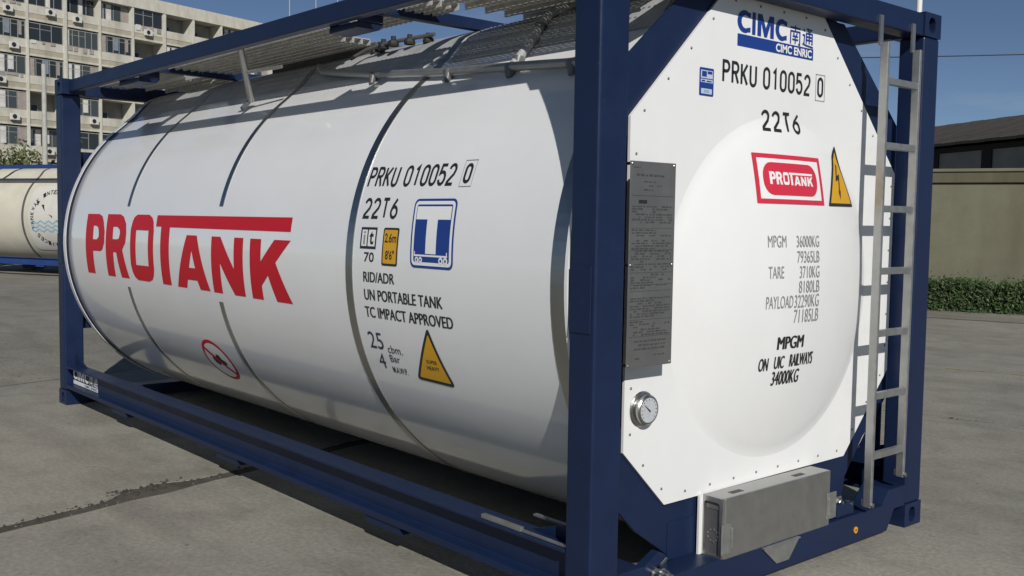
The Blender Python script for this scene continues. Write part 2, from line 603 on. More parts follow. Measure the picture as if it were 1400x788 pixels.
# --- 2D decals --------------------------------------------------------------
class Decal:
    """Flat print built from 2D polygons, subdivided and bent on to the surface it is stuck to."""
    def __init__(self):
        self.items = []                    # (verts2d, faces, material, layer)

    def poly(self, outer, m, layer=0, holes=()):
        loops = [outer] + list(holes)
        tris = tessellate_polygon([[Vector((p[0], p[1], 0)) for p in l] for l in loops])
        self.items.append(([p for l in loops for p in l], [tuple(t) for t in tris], m, layer))
        return self

    def rect(self, u0, u1, v0, v1, m, layer=0, r=0.0):
        return self.poly(rrect(u0, u1, v0, v1, r), m, layer)

    def text(self, s, u0, u1, v0, v1, m, layer=0, off=0.0, bold=0.0):
        if bold:                           # heavier weight: a second pass shifted sideways
            self.text(s, u0 + bold, u1 + bold, v0, v1, m, layer + .15, off)
        vs, fs = text_mesh(s, off)
        self.items.append(([(u0 + (u1 - u0) * p[0], v0 + (v1 - v0) * p[1]) for p in vs], fs, m, layer))
        return self

    def strokes(self, lines, u0, u1, v0, v1, w, m, layer=0):
        for ln in lines:
            pts = [(u0 + (u1 - u0) * p[0], v0 + (v1 - v0) * p[1]) for p in ln]
            q = strip(pts, w)
            self.items.append((q[0], q[1], m, layer))
            layer += 0.04
        return self

    def build(self, name, parent, warp, step=(0.06, 0.03), base=0.0016, label=None):
        b = MB()
        for vs, fs, m, layer in self.items:
            bm = bmesh.new()
            bv = [bm.verts.new((p[0], p[1], 0)) for p in vs]
            for f in fs:
                try:
                    bm.faces.new([bv[i] for i in f])
                except ValueError:
                    pass
            for ax in (0, 1):
                if not step[ax]:
                    continue
                lo, hi = min(p[ax] for p in vs), max(p[ax] for p in vs)
                k = math.floor(lo / step[ax]) + 1
                while k * step[ax] < hi:
                    co = Vector((k * step[ax], 0, 0)) if ax == 0 else Vector((0, k * step[ax], 0))
                    no = Vector((1, 0, 0)) if ax == 0 else Vector((0, 1, 0))
                    bmesh.ops.bisect_plane(bm, geom=bm.verts[:] + bm.edges[:] + bm.faces[:], plane_co=co, plane_no=no, dist=1e-6)
                    k += 1
            bm.verts.index_update()
            off = base + 0.0007 * layer
            b.add([warp(v.co.x, v.co.y, off) for v in bm.verts], [[v.index for v in f.verts] for f in bm.faces], m)
            bm.free()
        me = bpy.data.meshes.new(name)
        me.from_pydata(b.v, [], b.f)
        for m in b.mats:
            me.materials.append(m)
        me.polygons.foreach_set('material_index', b.m)
        me.update()
        return link(name, me, parent, label)


def rrect(u0, u1, v0, v1, r=0.0, n=5):
    if r <= 0:
        return [(u0, v0), (u1, v0), (u1, v1), (u0, v1)]
    out = []
    for cx, cy, a in ((u1 - r, v0 + r, -90), (u1 - r, v1 - r, 0), (u0 + r, v1 - r, 90), (u0 + r, v0 + r, 180)):
        for k in range(n + 1):
            t = rad(a + 90 * k / n)
            out.append((cx + r * math.cos(t), cy + r * math.sin(t)))
    return out


def inset(poly, d):
    """Move a convex polygon's edges inwards."""
    n = len(poly)
    area = sum(poly[i][0] * poly[(i + 1) % n][1] - poly[(i + 1) % n][0] * poly[i][1] for i in range(n))
    sgn = 1 if area > 0 else -1
    out = []
    for i in range(n):
        p0, p1, p2 = Vector(poly[i - 1]), Vector(poly[i]), Vector(poly[(i + 1) % n])
        a, b = (p1 - p0).normalized(), (p2 - p1).normalized()
        na, nb = Vector((-a.y, a.x)) * sgn, Vector((-b.y, b.x)) * sgn
        k = (na + nb) / max(0.2, 1 + na.dot(nb))
        q = p1 + k * d
        out.append((q.x, q.y))
    return out


def round_poly(poly, r, n=5):
    out = []
    k = len(poly)
    for i in range(k):
        p0, p1, p2 = Vector(poly[i - 1]), Vector(poly[i]), Vector(poly[(i + 1) % k])
        a, b = (p0 - p1).normalized(), (p2 - p1).normalized()
        s, e = p1 + a * r, p1 + b * r
        for j in range(n + 1):
            t = j / n
            q = s * (1 - t) ** 2 + p1 * 2 * t * (1 - t) + e * t ** 2
            out.append((q.x, q.y))
    return out


def circle(u, v, ru, rv=None, n=28):
    rv = rv or ru
    return [(u + ru * math.cos(2 * PI * k / n), v + rv * math.sin(2 * PI * k / n)) for k in range(n)]


def strip(pts, w):
    """Mitred strip of constant width along a polyline."""
    P = [Vector(p) for p in pts]
    n = len(P)
    vs = []
    for i in range(n):
        a = (P[i] - P[i - 1]).normalized() if i else (P[1] - P[0]).normalized()
        b = (P[i + 1] - P[i]).normalized() if i < n - 1 else a
        na, nb = Vector((-a.y, a.x)), Vector((-b.y, b.x))
        k = (na + nb) / max(0.35, 1 + na.dot(nb))
        vs += [tuple(P[i] + k * w / 2), tuple(P[i] - k * w / 2)]
    return vs, [(2 * i, 2 * i + 1, 2 * i + 3, 2 * i + 2) for i in range(n - 1)]


_tc = {}
def text_mesh(s, off=0.0):
    if (s, off) in _tc:
        return _tc[(s, off)]
    cu = bpy.data.curves.new('t', 'FONT')
    cu.body = s
    cu.offset = off
    cu.resolution_u = 4
    cu.fill_mode = 'FRONT'
    ob = bpy.data.objects.new('t', cu)
    COL.objects.link(ob)
    dg = bpy.context.evaluated_depsgraph_get()
    me = bpy.data.meshes.new_from_object(ob.evaluated_get(dg))
    bpy.data.objects.remove(ob)
    bpy.data.curves.remove(cu)
    xs = [v.co.x for v in me.vertices]
    ys = [v.co.y for v in me.vertices]
    x0, x1, y0, y1 = min(xs), max(xs), min(ys), max(ys)
    vs = [((v.co.x - x0) / (x1 - x0), (v.co.y - y0) / (y1 - y0)) for v in me.vertices]
    fs = [tuple(p.vertices) for p in me.polygons]
    bpy.data.meshes.remove(me)
    _tc[(s, off)] = (vs, fs)
    return vs, fs


def arc(cx, cy, rx, ry, a0, a1, n=8):
    return [(cx + rx * math.cos(rad(a0 + (a1 - a0) * k / n)), cy + ry * math.sin(rad(a0 + (a1 - a0) * k / n))) for k in range(n + 1)]

# tall single-line lettering of the container number
GLYPH = {
    'P': [[(0, 0), (0, 1), (.55, 1)] + arc(.55, .76, .45, .24, 90, -90) + [(0, .52)]],
    'R': [[(0, 0), (0, 1), (.55, 1)] + arc(.55, .76, .45, .24, 90, -90) + [(0.02, .52)], [(.5, .52), (1, 0)]],
    'K': [[(0, 0), (0, 1)], [(1, 1), (.05, .4)], [(.3, .57), (1, 0)]],
    'U': [[(0, 1), (0, .25)] + arc(.5, .25, .5, .25, 180, 360) + [(1, 1)]],
    '0': [arc(.5, .75, .5, .25, 0, 180) + arc(.5, .25, .5, .25, 180, 360) + [(1, .75)]],
    '1': [[(.2, .82), (.6, 1), (.6, 0)]],
    '2': [arc(.5, .74, .5, .26, 170, -10) + [(.85, .5), (.05, .12), (0, 0), (1, 0)]],
    '5': [[(.92, 1), (.1, 1), (.04, .56), (.3, .63)] + arc(.48, .32, .52, .32, 80, -165)],
    '6': [[(.75, 1), (.22, .62), (.02, .36)] + arc(.5, .29, .5, .29, 170, 530, 16)],
    'T': [[(0, 1), (1, 1)], [(.5, 1), (.5, 0)]],
}
def line_text(dec, s, u0, u1, v0, v1, w, m, layer=0, gap=0.5, space=0.75):
    """Fit the stroke lettering s into the rectangle."""
    adv, x = [], 0.0
    for ch in s:
        if ch == ' ':
            x += space
        else:
            adv.append((ch, x))
            x += 1 + gap
    tot = x - gap
    k = (u1 - u0) / tot
    for ch, x in adv:
        dec.strokes(GLYPH[ch], u0 + k * x, u0 + k * (x + 1), v0 + w / 2, v1 - w / 2, w, m, layer)
    return dec

NAN = [[(.08, .86), (.92, .86)], [(.5, 1), (.5, .68)], [(.12, 0), (.12, .68), (.88, .68), (.88, .02), (.76, .04)],
       [(.34, .6), (.42, .48)], [(.66, .6), (.58, .48)], [(.28, .42), (.72, .42)], [(.26, .25), (.74, .25)], [(.5, .42), (.5, .03)]]
TONG = [[(.1, .92), (.2, .8)], [(.02, .6), (.2, .6), (.16, .2), (.04, .08)], [(.05, .16), (.26, .08), (.98, .02)],
        [(.38, .94), (.86, .94), (.66, .80)], [(.5, .88), (.64, .78)], [(.36, .16), (.36, .72), (.9, .72), (.9, .2), (.82, .2)],
        [(.36, .54), (.9, .54)], [(.36, .37), (.9, .37)], [(.63, .72), (.63, .17)]]

def cimc(dec, u0, u1, v0, v1, m, layer=0):
    """The maker's bold letters followed by the two characters, fitted to a rectangle."""
    w = (u1 - u0)
    def px(t):
        return u0 + w * t
    def cshape(a, b):
        o = arc(.55, .5, .55, .5, 48, 312, 18)
        i = arc(.56, .5, .27, .27, 312, 48, 18)
        o = [(min(p[0], 1.0), p[1]) for p in o]
        pts = [(.98, .8), (.98, .93)] + [p for p in o] + [(.98, .07), (.98, .27)] + [(min(p[0], .8), p[1]) for p in i]
        pts = [(.98, .93)] + arc(.55, .5, .55, .5, 62, 298, 18) + [(.98, .07), (.98, .29)] + arc(.6, .5, .3, .29, 300, 60, 14) + [(.98, .71)]
        dec.poly([(px(a + (b - a) * p[0]), v0 + (v1 - v0) * p[1]) for p in pts], m, layer)
    cshape(0, .165)
    dec.rect(px(.183), px(.224), v0, v1, m, layer)
    a, b = .25, .46
    q = [(0, 0), (0, 1), (.27, 1), (.5, .42), (.73, 1), (1, 1), (1, 0), (.78, 0), (.78, .62), (.58, 0), (.42, 0), (.22, .62), (.22, 0)]
    dec.poly([(px(a + (b - a) * p[0]), v0 + (v1 - v0) * p[1]) for p in q], m, layer)
    cshape(.48, .635)
    t = (v1 - v0) * 0.085
    dec.strokes(NAN, px(.665), px(.83), v0 + (v1 - v0) * -.03, v0 + (v1 - v0) * .86, t, m, layer)
    dec.strokes(TONG, px(.845), px(1.0), v0 + (v1 - v0) * -.03, v0 + (v1 - v0) * .86, t, m, layer)

# the big wordmark, traced as (x, degrees)
WORDMARK = {
'P': [[(-5.41, 11.1), (-5.16, 11.1), (-5.09, 10.3), (-5.05, 8.5), (-5.01, 5.1), (-5.01, 1.2), (-5.05, -1.2), (-5.09, -1.9), (-5.25, -1.95), (-5.25, -10.1), (-5.41, -10.1)], [(-5.25, 6.9), (-5.19, 6.9), (-5.15, 6.3), (-5.13, 4.6), (-5.13, 3.0), (-5.17, 2.1), (-5.25, 2.1)]],
'R': [[(-4.98, 11.1), (-4.73, 11.1), (-4.66, 10.3), (-4.6, 8.0), (-4.58, 4.7), (-4.59, 1.7), (-4.65, -0.7), (-4.56, -10.2), (-4.71, -10.2), (-4.77, -1.8), (-4.83, -1.8), (-4.83, -10.2), (-4.98, -10.2)], [(-4.84, 6.8), (-4.76, 6.8), (-4.71, 5.9), (-4.7, 4.6), (-4.72, 2.9), (-4.76, 2.6), (-4.84, 2.6)]],
'O': [[(-4.41, 11.1), (-4.2, 11.1), (-4.14, 10.2), (-4.11, 8.9), (-4.09, 6), (-4.09, -6), (-4.11, -8.2), (-4.14, -9.5), (-4.2, -10.3), (-4.40, -10.3), (-4.45, -9.4), (-4.48, -8.0), (-4.5, -5.5), (-4.5, 6.3), (-4.48, 8.9), (-4.46, 10.2)], [(-4.4, 6.05), (-4.18, 6.05), (-4.18, -5.3), (-4.4, -5.3)]],
'T': [[(-4.06, 11.0), (-2.25, 11.0), (-2.25, 7.35), (-3.83, 7.35), (-3.83, -10.4), (-3.97, -10.4), (-3.97, 7.45), (-4.06, 7.45)]],
'A': [[(-3.56, 5.25), (-3.41, 5.25), (-3.25, -10.5), (-3.39, -10.5), (-3.42, -7.9), (-3.56, -7.9), (-3.59, -10.5), (-3.73, -10.5)], [(-3.48, 0.8), (-3.435, -4.3), (-3.525, -4.3)]],
'N': [[(-3.2, 5.25), (-3.08, 5.25), (-2.9, -3.3), (-2.9, 5.25), (-2.785, 5.25), (-2.785, -10.6), (-2.92, -10.6), (-3.08, -2.1), (-3.08, -10.6), (-3.2, -10.6)]],
'K': [[(-2.7, 5.2), (-2.57, 5.2), (-2.57, -0.6), (-2.42, 5.2), (-2.24, 5.2), (-2.40, -0.6), (-2.245, -10.7), (-2.415, -10.7), (-2.49, -4.1), (-2.57, -6.9), (-2.57, -10.7), (-2.7, -10.7)]],
}
DEG = R0 * rad(1)          # metres of arc per degree on the cladding
def on_shell(u, v, off):
    return cyl(u, v / DEG, off)
def on_panel(u, v, off):
    return Vector((XP + dome_h(u, v) + off, u, v))

# --- frame ------------------------------------------------------------------
_fm = {}
def corner_casting_mesh(m):
    """ISO corner block at the origin corner: spans x -0.178..0, y -0.162..0, z 0..0.118 with real slots."""
    b = MB()
    X0, X1, Y0, Y1, Z0, Z1 = -0.178, 0.0, -0.162, 0.0, 0.0, 0.118
    def face(axis, at, poly, hole, inn):
        b2 = [poly, hole]
        tris = tessellate_polygon([[Vector((p[0], p[1], 0)) for p in l] for l in b2])
        def p3(p, t):
            return {'x': (t, p[0], p[1]), 'y': (p[0], t, p[1]), 'z': (p[0], p[1], t)}[axis]
        flat = poly + hole
        b.add([p3(p, at) for p in flat], [tuple(t) for t in tris], m)
        n = len(hole)
        vs = [p3(p, at) for p in hole] + [p3(p, inn) for p in hole]
        b.add(vs, [(i, (i + 1) % n, n + (i + 1) % n, n + i) for i in range(n)], m)
        b.add([p3(p, inn) for p in hole], [tuple(range(n))], M['dark'])  # slot floor coloured dark, standing in for shade in the hollow casting
    def rc(a0, a1, c0, c1):
        return [(a0, c0), (a1, c0), (a1, c1), (a0, c1)]
    zc = 0.059
    face('x', X1, rc(Y0, Y1, Z0, Z1), rrect(-0.122, -0.058, zc - 0.038, zc + 0.038, 0.028), X1 - 0.05)
    face('y', Y1, rc(X0, X1, Z0, Z1), rrect(-0.135, -0.062, zc - 0.036, zc + 0.036, 0.028), Y1 - 0.05)
    face('z', Z1, rc(X0, X1, Y0, Y1), rrect(-0.152, -0.028, -0.114, -0.050, 0.028), Z1 - 0.04)
    b.add([(X0, Y0, Z0), (X1, Y0, Z0), (X1, Y1, Z0), (X0, Y1, Z0)], [(0, 1, 2, 3)], m)
    b.add([(X0, Y0, Z0), (X0, Y1, Z0), (X0, Y1, Z1), (X0, Y0, Z1)], [(0, 1, 2, 3)], m)
    b.add([(X0, Y0, Z0), (X1, Y0, Z0), (X1, Y0, Z1), (X0, Y0, Z1)], [(0, 1, 2, 3)], m)
    return b.mesh('corner_casting')


def frame(root, bm_):
    key = bm_.name
    if key not in _fm:
        _fm[key] = corner_casting_mesh(bm_)
    cm = _fm[key]
    for sx in (0, 1):
        for sy in (-1, 1):
            for sz in (0, 1):
                o = link('corner_casting', cm, root)
                # mirror by sign so the slots always face outwards
                mx = 1 if sx == 0 else -1
                my = 1 if sy == 1 else -1
                mz = 1 if sz == 1 else -1
                o.scale = (mx, my, mz)
                o.location = (0 if sx == 0 else -L, sy * W2, H - 0.118 if sz == 1 else 0.118)
    def mir(a, b, s):
        return (a, b) if s > 0 else (-b, -a)
    for sx in (0, 1):
        xa, xb = (-0.138, -0.004) if sx == 0 else (-L + 0.004, -L + 0.138)
        for sy in (-1, 1):
            y0, y1 = mir(1.064, 1.2155, sy)
            bevel(MB().box(xa, xb, y0, y1, 0.1185, H - 0.1185, bm_).build('corner_post', root), 0.012, 3)
            if sy == -1:
                bevel(MB().box(xa + 0.006, xb - 0.02, -1.2195, -1.214, 1.13, 1.375, bm_).build('lashing_plate', root), 0.004)
        # end rails
        xa, xb = (-0.112, -0.006) if sx == 0 else (-L + 0.006, -L + 0.112)
        bevel(MB().box(xa, xb, -1.0565, 1.0565, 2.472, 2.583, bm_).build('top_end_rail', root), 0.008)
        xa, xb = (-0.165, -0.004) if sx == 0 else (-L + 0.004, -L + 0.165)
        prof = [(-1.062, .222), (-.915, .222), (-.845, .153), (.845, .153), (.915, .222), (1.062, .222),
                (1.062, .118), (.958, .118), (.892, .014), (-.892, .014), (-.958, .118), (-1.062, .118)]
        if sx == 1:
            prof = [(-1.056, .014), (-1.056, .105), (1.056, .105), (1.056, .014)]
        bevel(MB().prism(prof, 'x', xa, xb, bm_).build('bottom_end_rail', root), 0.007)
        # gussets between the octagon and the corners
        xa, xb = (XP - 0.03, XP - 0.014) if sx == 0 else (-6.02, -6.0)
        lo_hole = [(-1.066, .56), (-.98, .455), (-.84, .318), (-.70, .222), (-.575, .135)]
        polys = [
            [(-1.066, 2.05), (-.585, 2.475), (-.30, 2.475), (-.88, 1.86), (-1.066, 1.86)],
            [(1.066, 2.03), (.54, 2.475), (.25, 2.475), (.97, 1.75), (1.066, 1.75)],
            lo_hole + [(-.30, .135), (-.30, .46), (-.62, .46), (-.90, .74), (-1.066, .74)],
            [(1.066, .665), (.84, .475), (.69, .30), (.655, .135), (.30, .135), (.30, .46), (.60, .46), (.97, .84), (1.066, .84)],
        ]
        if sx == 1:
            polys = [[(s * 1.066, 2.03), (s * .94, 2.03), (s * .94, .60), (s * 1.066, .60)] for s in (-1, 1)]
        for p in polys:
            MB().prism(p, 'x', xa, xb, bm_).build('gusset_plate', root)
        if sx == 0:
            MB().prism([(-.30, .150), (-.30, .46), (.30, .46), (.30, .150)], 'x', xa + .001, xb - .001, bm_).build('sill_plate', root)
            MB().box(xb - .0005, xb + .003, -.645, -.482, .158, .315, bm_).build('doubler_plate', root)
            for sy in (1,):
                y0, y1 = mir(1.045, 1.058, sy)
                MB().prism([(-1.0, .29), (-.150, .29), (-.150, .98), (-.30, .90), (-1.0, .36)], 'y', y0, y1, bm_).build('side_gusset', root)
            MB().prism([(.0, .02), (1.04, .02), (1.04, .62), (.80, .36), (.4, .20), (.0, .18)], 'x', -.96, -.945, bm_).build('saddle_plate', root)
    # side rails
    for sy in (-1, 1):
        y0, y1 = mir(1.108, 1.168, sy)
        bevel(MB().box(-L + 0.1785, -0.1785, y0, y1, 2.488, 2.582, bm_).build('top_side_rail', root), 0.007)
        s = sy
        prof = [(1.218, .138), (1.218, .168), (1.165, .172), (1.165, .300), (1.218, .304), (1.218, .316), (1.10, .318), (1.10, .295), (1.148, .29), (1.148, .16), (1.10, .155), (1.10, .138)]
        prof = [(s * p[0], p[1]) for p in prof]
        bevel(MB().prism(prof, 'x', -L + 0.178, -0.138, bm_).build('bottom_side_rail', root), 0.003)
        for x in (-4.75, -3.0, -1.36):
            y0, y1 = mir(1.125, 1.205, sy)
            MB().box(x - .14, x + .14, y0, y1, .098, .1375, bm_).build('rail_foot', root)
        # short gusset from rail to post at both ends
        for xa, xb, d in ((-L + .138, -L + .40, 1), (-.40, -.138, -1)):
            q = [(xa, .319), (xb, .319), (xa, .40)] if d == 1 else [(xa, .319), (xb, .319), (xb, .40)]
            y0, y1 = mir(1.12, 1.135, sy)
            MB().prism(q, 'y', y0, y1, bm_).build('corner_gusset', root)
    for x in (-4.53, -1.715):
        bevel(MB().box(x - .03, x + .03, -1.107, 1.107, 2.527, 2.583, bm_).build('cross_beam', root), 0.004)
    # saddle feet under the tank
    for x, sy in ((-5.2, 1), (-0.85, 1)):
        if True:
            y0, y1 = mir(.50, 1.09, sy)
            MB().prism([(y0, .20), (y1, .20), (y1 if sy > 0 else y1, .24), (sy * .62, .30), (y0, .27)], 'x', x - .04, x + .04, bm_).build('saddle', root)


def shell(root, m, x0=-5.94, x1=-0.155, nseg=160):
    """Cladding with a far dished head."""
    prof = [(x1, 1.0)]
    n = 24
    for i in range(n + 1):
        prof.append((x1 + (x0 - x1) * i / n, 1.0))
    vs, fs = [], []
    rings = [(x1 + (x0 - x1) * i / n, 1.0) for i in range(n + 1)]
    for k in range(1, 9):
        t = k / 8
        rings.append((x0 - 0.075 * math.sin(t * PI / 2), math.cos(t * PI / 2) * 0.98 + 0.002))
    for x, sc in rings:
        for k in range(nseg):
            th = -180 + 360 * k / nseg
            t2 = th if -90 <= th else th + 360
            # th measured from -y; fold to the mirrored side
            a = th
            if a > 90:
                a2 = 180 - a
            elif a < -90:
                a2 = -180 - a
            else:
                a2 = a
            r = Rs(a2) * sc
            vs.append((x, -r * math.cos(rad(th)), ZC + r * math.sin(rad(th))))
    for i in range(len(rings) - 1):
        for k in range(nseg):
            k2 = (k + 1) % nseg
            fs.append((i * nseg + k, i * nseg + k2, (i + 1) * nseg + k2, (i + 1) * nseg + k))
    b = MB()
    b.add(vs, fs, m, True)
    b.add([vs[(len(rings) - 1) * nseg + k] for k in range(nseg)], [tuple(range(nseg))], m)
    return b.build('tank_cladding', root)


def band(root, x0, x1, a0, a1, off, m, name='cladding_band'):
    """Strip round the cladding between two angles, with thickness."""
    n = max(6, int(abs(a1 - a0) / 2.5))
    vs, fs = [], []
    for i in range(n + 1):
        th = a0 + (a1 - a0) * i / n
        for x, o in ((x0, -0.002), (x0, off), (x1, off), (x1, -0.002)):
            a = th
            a2 = 180 - a if a > 90 else (-180 - a if a < -90 else a)
            r = Rs(a2) + o
            vs.append((x, -r * math.cos(rad(th)), ZC + r * math.sin(rad(th))))
    for i in range(n):
        for k in range(3):
            fs.append((i * 4 + k, i * 4 + k + 1, (i + 1) * 4 + k + 1, (i + 1) * 4 + k))
    fs += [(0, 1, 2, 3), tuple(n * 4 + k for k in (3, 2, 1, 0))]
    b = MB()
    b.add(vs, fs, m, False)
    return b


# ================================================================== main container
root = thing('tank_container', 'glossy white tank container with red wordmark in a dark navy frame', 'tank container')
frame(root, M['blue'])
shell(root, M['white'])
# bands: the two at the wordmark stop above and below it
for x0, x1, spans in ((-4.632, -4.585, ((13.9, 90), (-90, -13.2))), (-3.155, -3.105, ((13.9, 90), (-90, -13.2))), (-1.690, -1.632, ((-90, 90),))):
    for a0, a1 in spans:
        band(root, x0, x1, a0, a1, 0.004, M['steel']).build('cladding_band', root)
band(root, -0.245, -0.168, -90, 90, 0.004, M['steel']).build('cladding_band', root)
band(root, -0.166, -0.150, -180, 180, 0.010, M['white']).build('end_trim', root)
band(root, -5.935, -5.865, -180, 180, 0.0075, M['white']).build('end_trim', root)
band(root, -5.864, -5.812, -180, 180, 0.0035, M['seal']).build('end_seal', root)

# --- side decals
d = Decal()
for ch, loops in WORDMARK.items():
    lp = [[(p[0], p[1] * DEG) for p in l] for l in loops]
    d.poly(lp[0], M['red'], 0, lp[1:])
d.build('wordmark', root, on_shell, (0.12, 0.035))

def A(t):
    return t * DEG
d = Decal()
# italic-free number line and its check digit in a box
line_text(d, 'PRKU 010052', -1.598, -0.942, A(18.2), A(23.2), 0.0145, M['black'], gap=.55, space=.9)
line_text(d, '0', -0.868, -0.832, A(18.6), A(23.0), 0.0145, M['black'])
for u0, u1, v0, v1 in ((-0.89, -0.887, 17.9, 23.75), (-0.810, -0.807, 17.9, 23.75), (-0.89, -0.807, 17.9, 18.05), (-0.89, -0.807, 23.6, 23.75)):
    d.rect(u0, u1, A(v0), A(v1), M['grey_ink'], 0.5)
d.build('identification_number', root, on_shell, (0, 0.03))
d = Decal()
line_text(d, '22T6', -1.573, -1.305, A(11.0), A(15.8), 0.0145, M['black'], gap=.6)
d.build('size_code', root, on_shell, (0, 0.03))

d = Decal()                                    # small boxed code
u0, u1, v0, v1 = -1.572, -1.437, A(4.3), A(9.1)
d.rect(u0, u1, v0, v1, M['black'], 0)
d.rect(u0 + .012, u0 + .056, v0 + .012, v1 - .012, M['film'], 1)
d.rect(u0 + .066, u1 - .010, v0 + .012, v1 - .012, M['film'], 1)
d.text('i', u0 + .026, u0 + .044, v0 + .02, v1 - .018, M['grey_ink'], 2, 0.012)
d.text('t', u0 + .078, u1 - .022, v0 + .02, v1 - .018, M['black'], 2, 0.03)
d.text('70', -1.532, -1.448, A(1.4), A(3.55), M['black'], 0, 0.015)
d.build('railway_code', root, on_shell, (0, 0.03))

d = Decal()                                    # amber height label
u0, u1, v0, v1 = -1.384, -1.258, A(.85), A(9.1)
d.rect(u0, u1, v0, v1, M['black'], 0, .012)
d.rect(u0 + .010, u1 - .010, v0 + .010, v1 - .010, M['yellow'], 1, .006)
d.text('2.6m', u0 + .018, u1 - .016, v0 + .105, v0 + .148, M['black'], 2, 0.02)
d.text('8\'6"', u0 + .03, u1 - .026, v0 + .028, v0 + .07, M['black'], 2, 0.02)
d.build('height_label', root, on_shell, (0, 0.03))

d = Decal()                                    # blue T sign
u0, u1, v0, v1 = -1.177, -0.868, A(.95), A(15.45)
wd, hh = u1 - u0, v1 - v0
d.rect(u0, u1, v0, v1, M['logo'], 0, .03)
d.rect(u0 + .011, u1 - .011, v0 + .011, v1 - .011, M['film'], 1, .022)
d.rect(u0 + .026, u1 - .026, v0 + .026, v1 - .026, M['logo'], 2, .010)
tp = [(.10, .885), (.90, .885), (.90, .695), (.615, .695), (.615, .205), (.37, .205), (.37, .695), (.10, .695)]
d.poly([(u0 + wd * p[0], v0 + hh * p[1]) for p in tp], M['film'], 3)
d.rect(u0 + wd * .10, u0 + wd * .88, v0 + hh * .165, v0 + hh * .19, M['film'], 3.3)
d.rect(u0 + wd * .105, u0 + wd * .125, v0 + hh * .165, v0 + hh * .235, M['film'], 3.6)
d.rect(u0 + wd * .855, u0 + wd * .875, v0 + hh * .165, v0 + hh * .235, M['film'], 3.6)
for c, rr in ((.165, .042), (.255, .042), (.73, .05), (.835, .05)):
    d.poly(circle(u0 + wd * c, v0 + hh * .115, wd * rr, n=16), M['film'], 3)
    d.poly(circle(u0 + wd * c, v0 + hh * .115, wd * rr * .42, n=12), M['logo'], 4)
d.build('tank_sign', root, lambda u, v, off: on_shell(u + .022 * (A(15.45) - v) / (A(15.45) - A(.95)), v, off), (0, 0.03))

for tx, a_, b_, c_, e_ in (('RID/ADR', -1.537, -1.284, -3.05, -.78), ('UN PORTABLE TANK', -1.537, -.929, -7.1, -4.66), ('TC IMPACT APPROVED', -1.545, -.868, -11.05, -8.6)):
    Decal().text(tx, a_, b_, A(c_), A(e_), M['black'], 0, 0.0, .0045).build('text_line', root, on_shell, (0, 0.03))
d = Decal()
d.text('25', -1.562, -1.443, A(-18.5), A(-14.5), M['navy_ink'], 0, 0.0)
d.text('4', -1.522, -1.468, A(-23.2), A(-19.55), M['navy_ink'], 0, 0.0)
d.text('cbm.', -1.416, -1.298, A(-19.0), A(-17.15), M['navy_ink'], 0, 0.0)
d.text('Bar', -1.418, -1.338, A(-21.2), A(-19.45), M['navy_ink'], 0, 0.0)
d.text('M.A.W.P.', -1.425, -1.305, A(-23.95), A(-22.4), M['navy_ink'], 0, 0.012)
d.build('capacity_text', root, on_shell, (0, 0.03))

def tri_sign(d, pts, r, edge, layer=0):
    q = round_poly(pts, r)
    d.poly(q, M['black'], layer)
    d.poly(round_poly(inset(pts, edge), r * .35), M['yellow'], layer + 1)
d = Decal()
tri_sign(d, [(-1.058, A(-11.3)), (-1.238, A(-24.3)), (-0.955, A(-24.6))], 0.03, 0.016)
d.text('SUPER', -1.118, -1.040, A(-19.75), A(-18.9), M['black'], 2, 0.01)
d.text('HEAVY', -1.128, -1.035, A(-21.3), A(-20.35), M['black'], 2, 0.01)
d.build('warning_triangle', root, on_shell, (0, 0.03))

d = Decal()                                    # no-stepping roundel
cu, cv, ru, rv = -3.555, A(-34.9), .192, A(7.8)
d.poly(circle(cu, cv, ru, rv, 36), M['red'], 0)
d.poly(circle(cu, cv, ru - .026, rv - .026, 36), M['film'], 1)
foot = [(-.55, .05), (-.42, .2), (-.15, .16), (.05, .34), (.28, .3), (.34, .12), (.6, .02), (.62, -.12), (.3, -.2), (.0, -.14), (-.2, -.26), (-.5, -.14)]
d.poly([(cu + ru * p[0] * .8, cv + rv * p[1]) for p in foot], M['black'], 2)
d.poly([(cu + ru * p[0], cv + rv * p[1]) for p in ((-.74, .55), (-.62, .66), (.74, -.55), (.62, -.66))], M['red'], 3)
d.build('prohibition_sign', root, on_shell, (0, 0.03))

# --- end panel
OCT = [(-.932, .644), (-.932, 1.935), (-.375, 2.490), (.338, 2.490), (1.031, 1.795), (1.031, .802), (.648, .409), (-.683, .399)]
b = MB()
nr, ns = 30, 96
vs = [(XP + DS, DY, DZ)]
for i in range(1, nr + 1):
    r = DA * i / nr
    for k in range(ns):
        t = 2 * PI * k / ns
        y, z = DY + r * math.cos(t), DZ + r * math.sin(t)
        vs.append((XP + (dome_h(y, z) if i < nr else 0.0), y, z))
fs = [(0, 1 + k, 1 + (k + 1) % ns) for k in range(ns)]
for i in range(nr - 1):
    for k in range(ns):
        k2 = (k + 1) % ns
        fs.append((1 + i * ns + k, 1 + (i + 1) * ns + k, 1 + (i + 1) * ns + k2, 1 + i * ns + k2))
b.add(vs, fs, M['panel'], True)
dome = b.build('dome_panel', root)
circ = [(DY + DA * math.cos(2 * PI * k / ns), DZ + DA * math.sin(2 * PI * k / ns)) for k in range(ns)]
ep = MB().prism(OCT, 'x', XP - 0.012, XP, M['panel'], holes=[circ]).build('end_panel', root)
dome.parent = ep
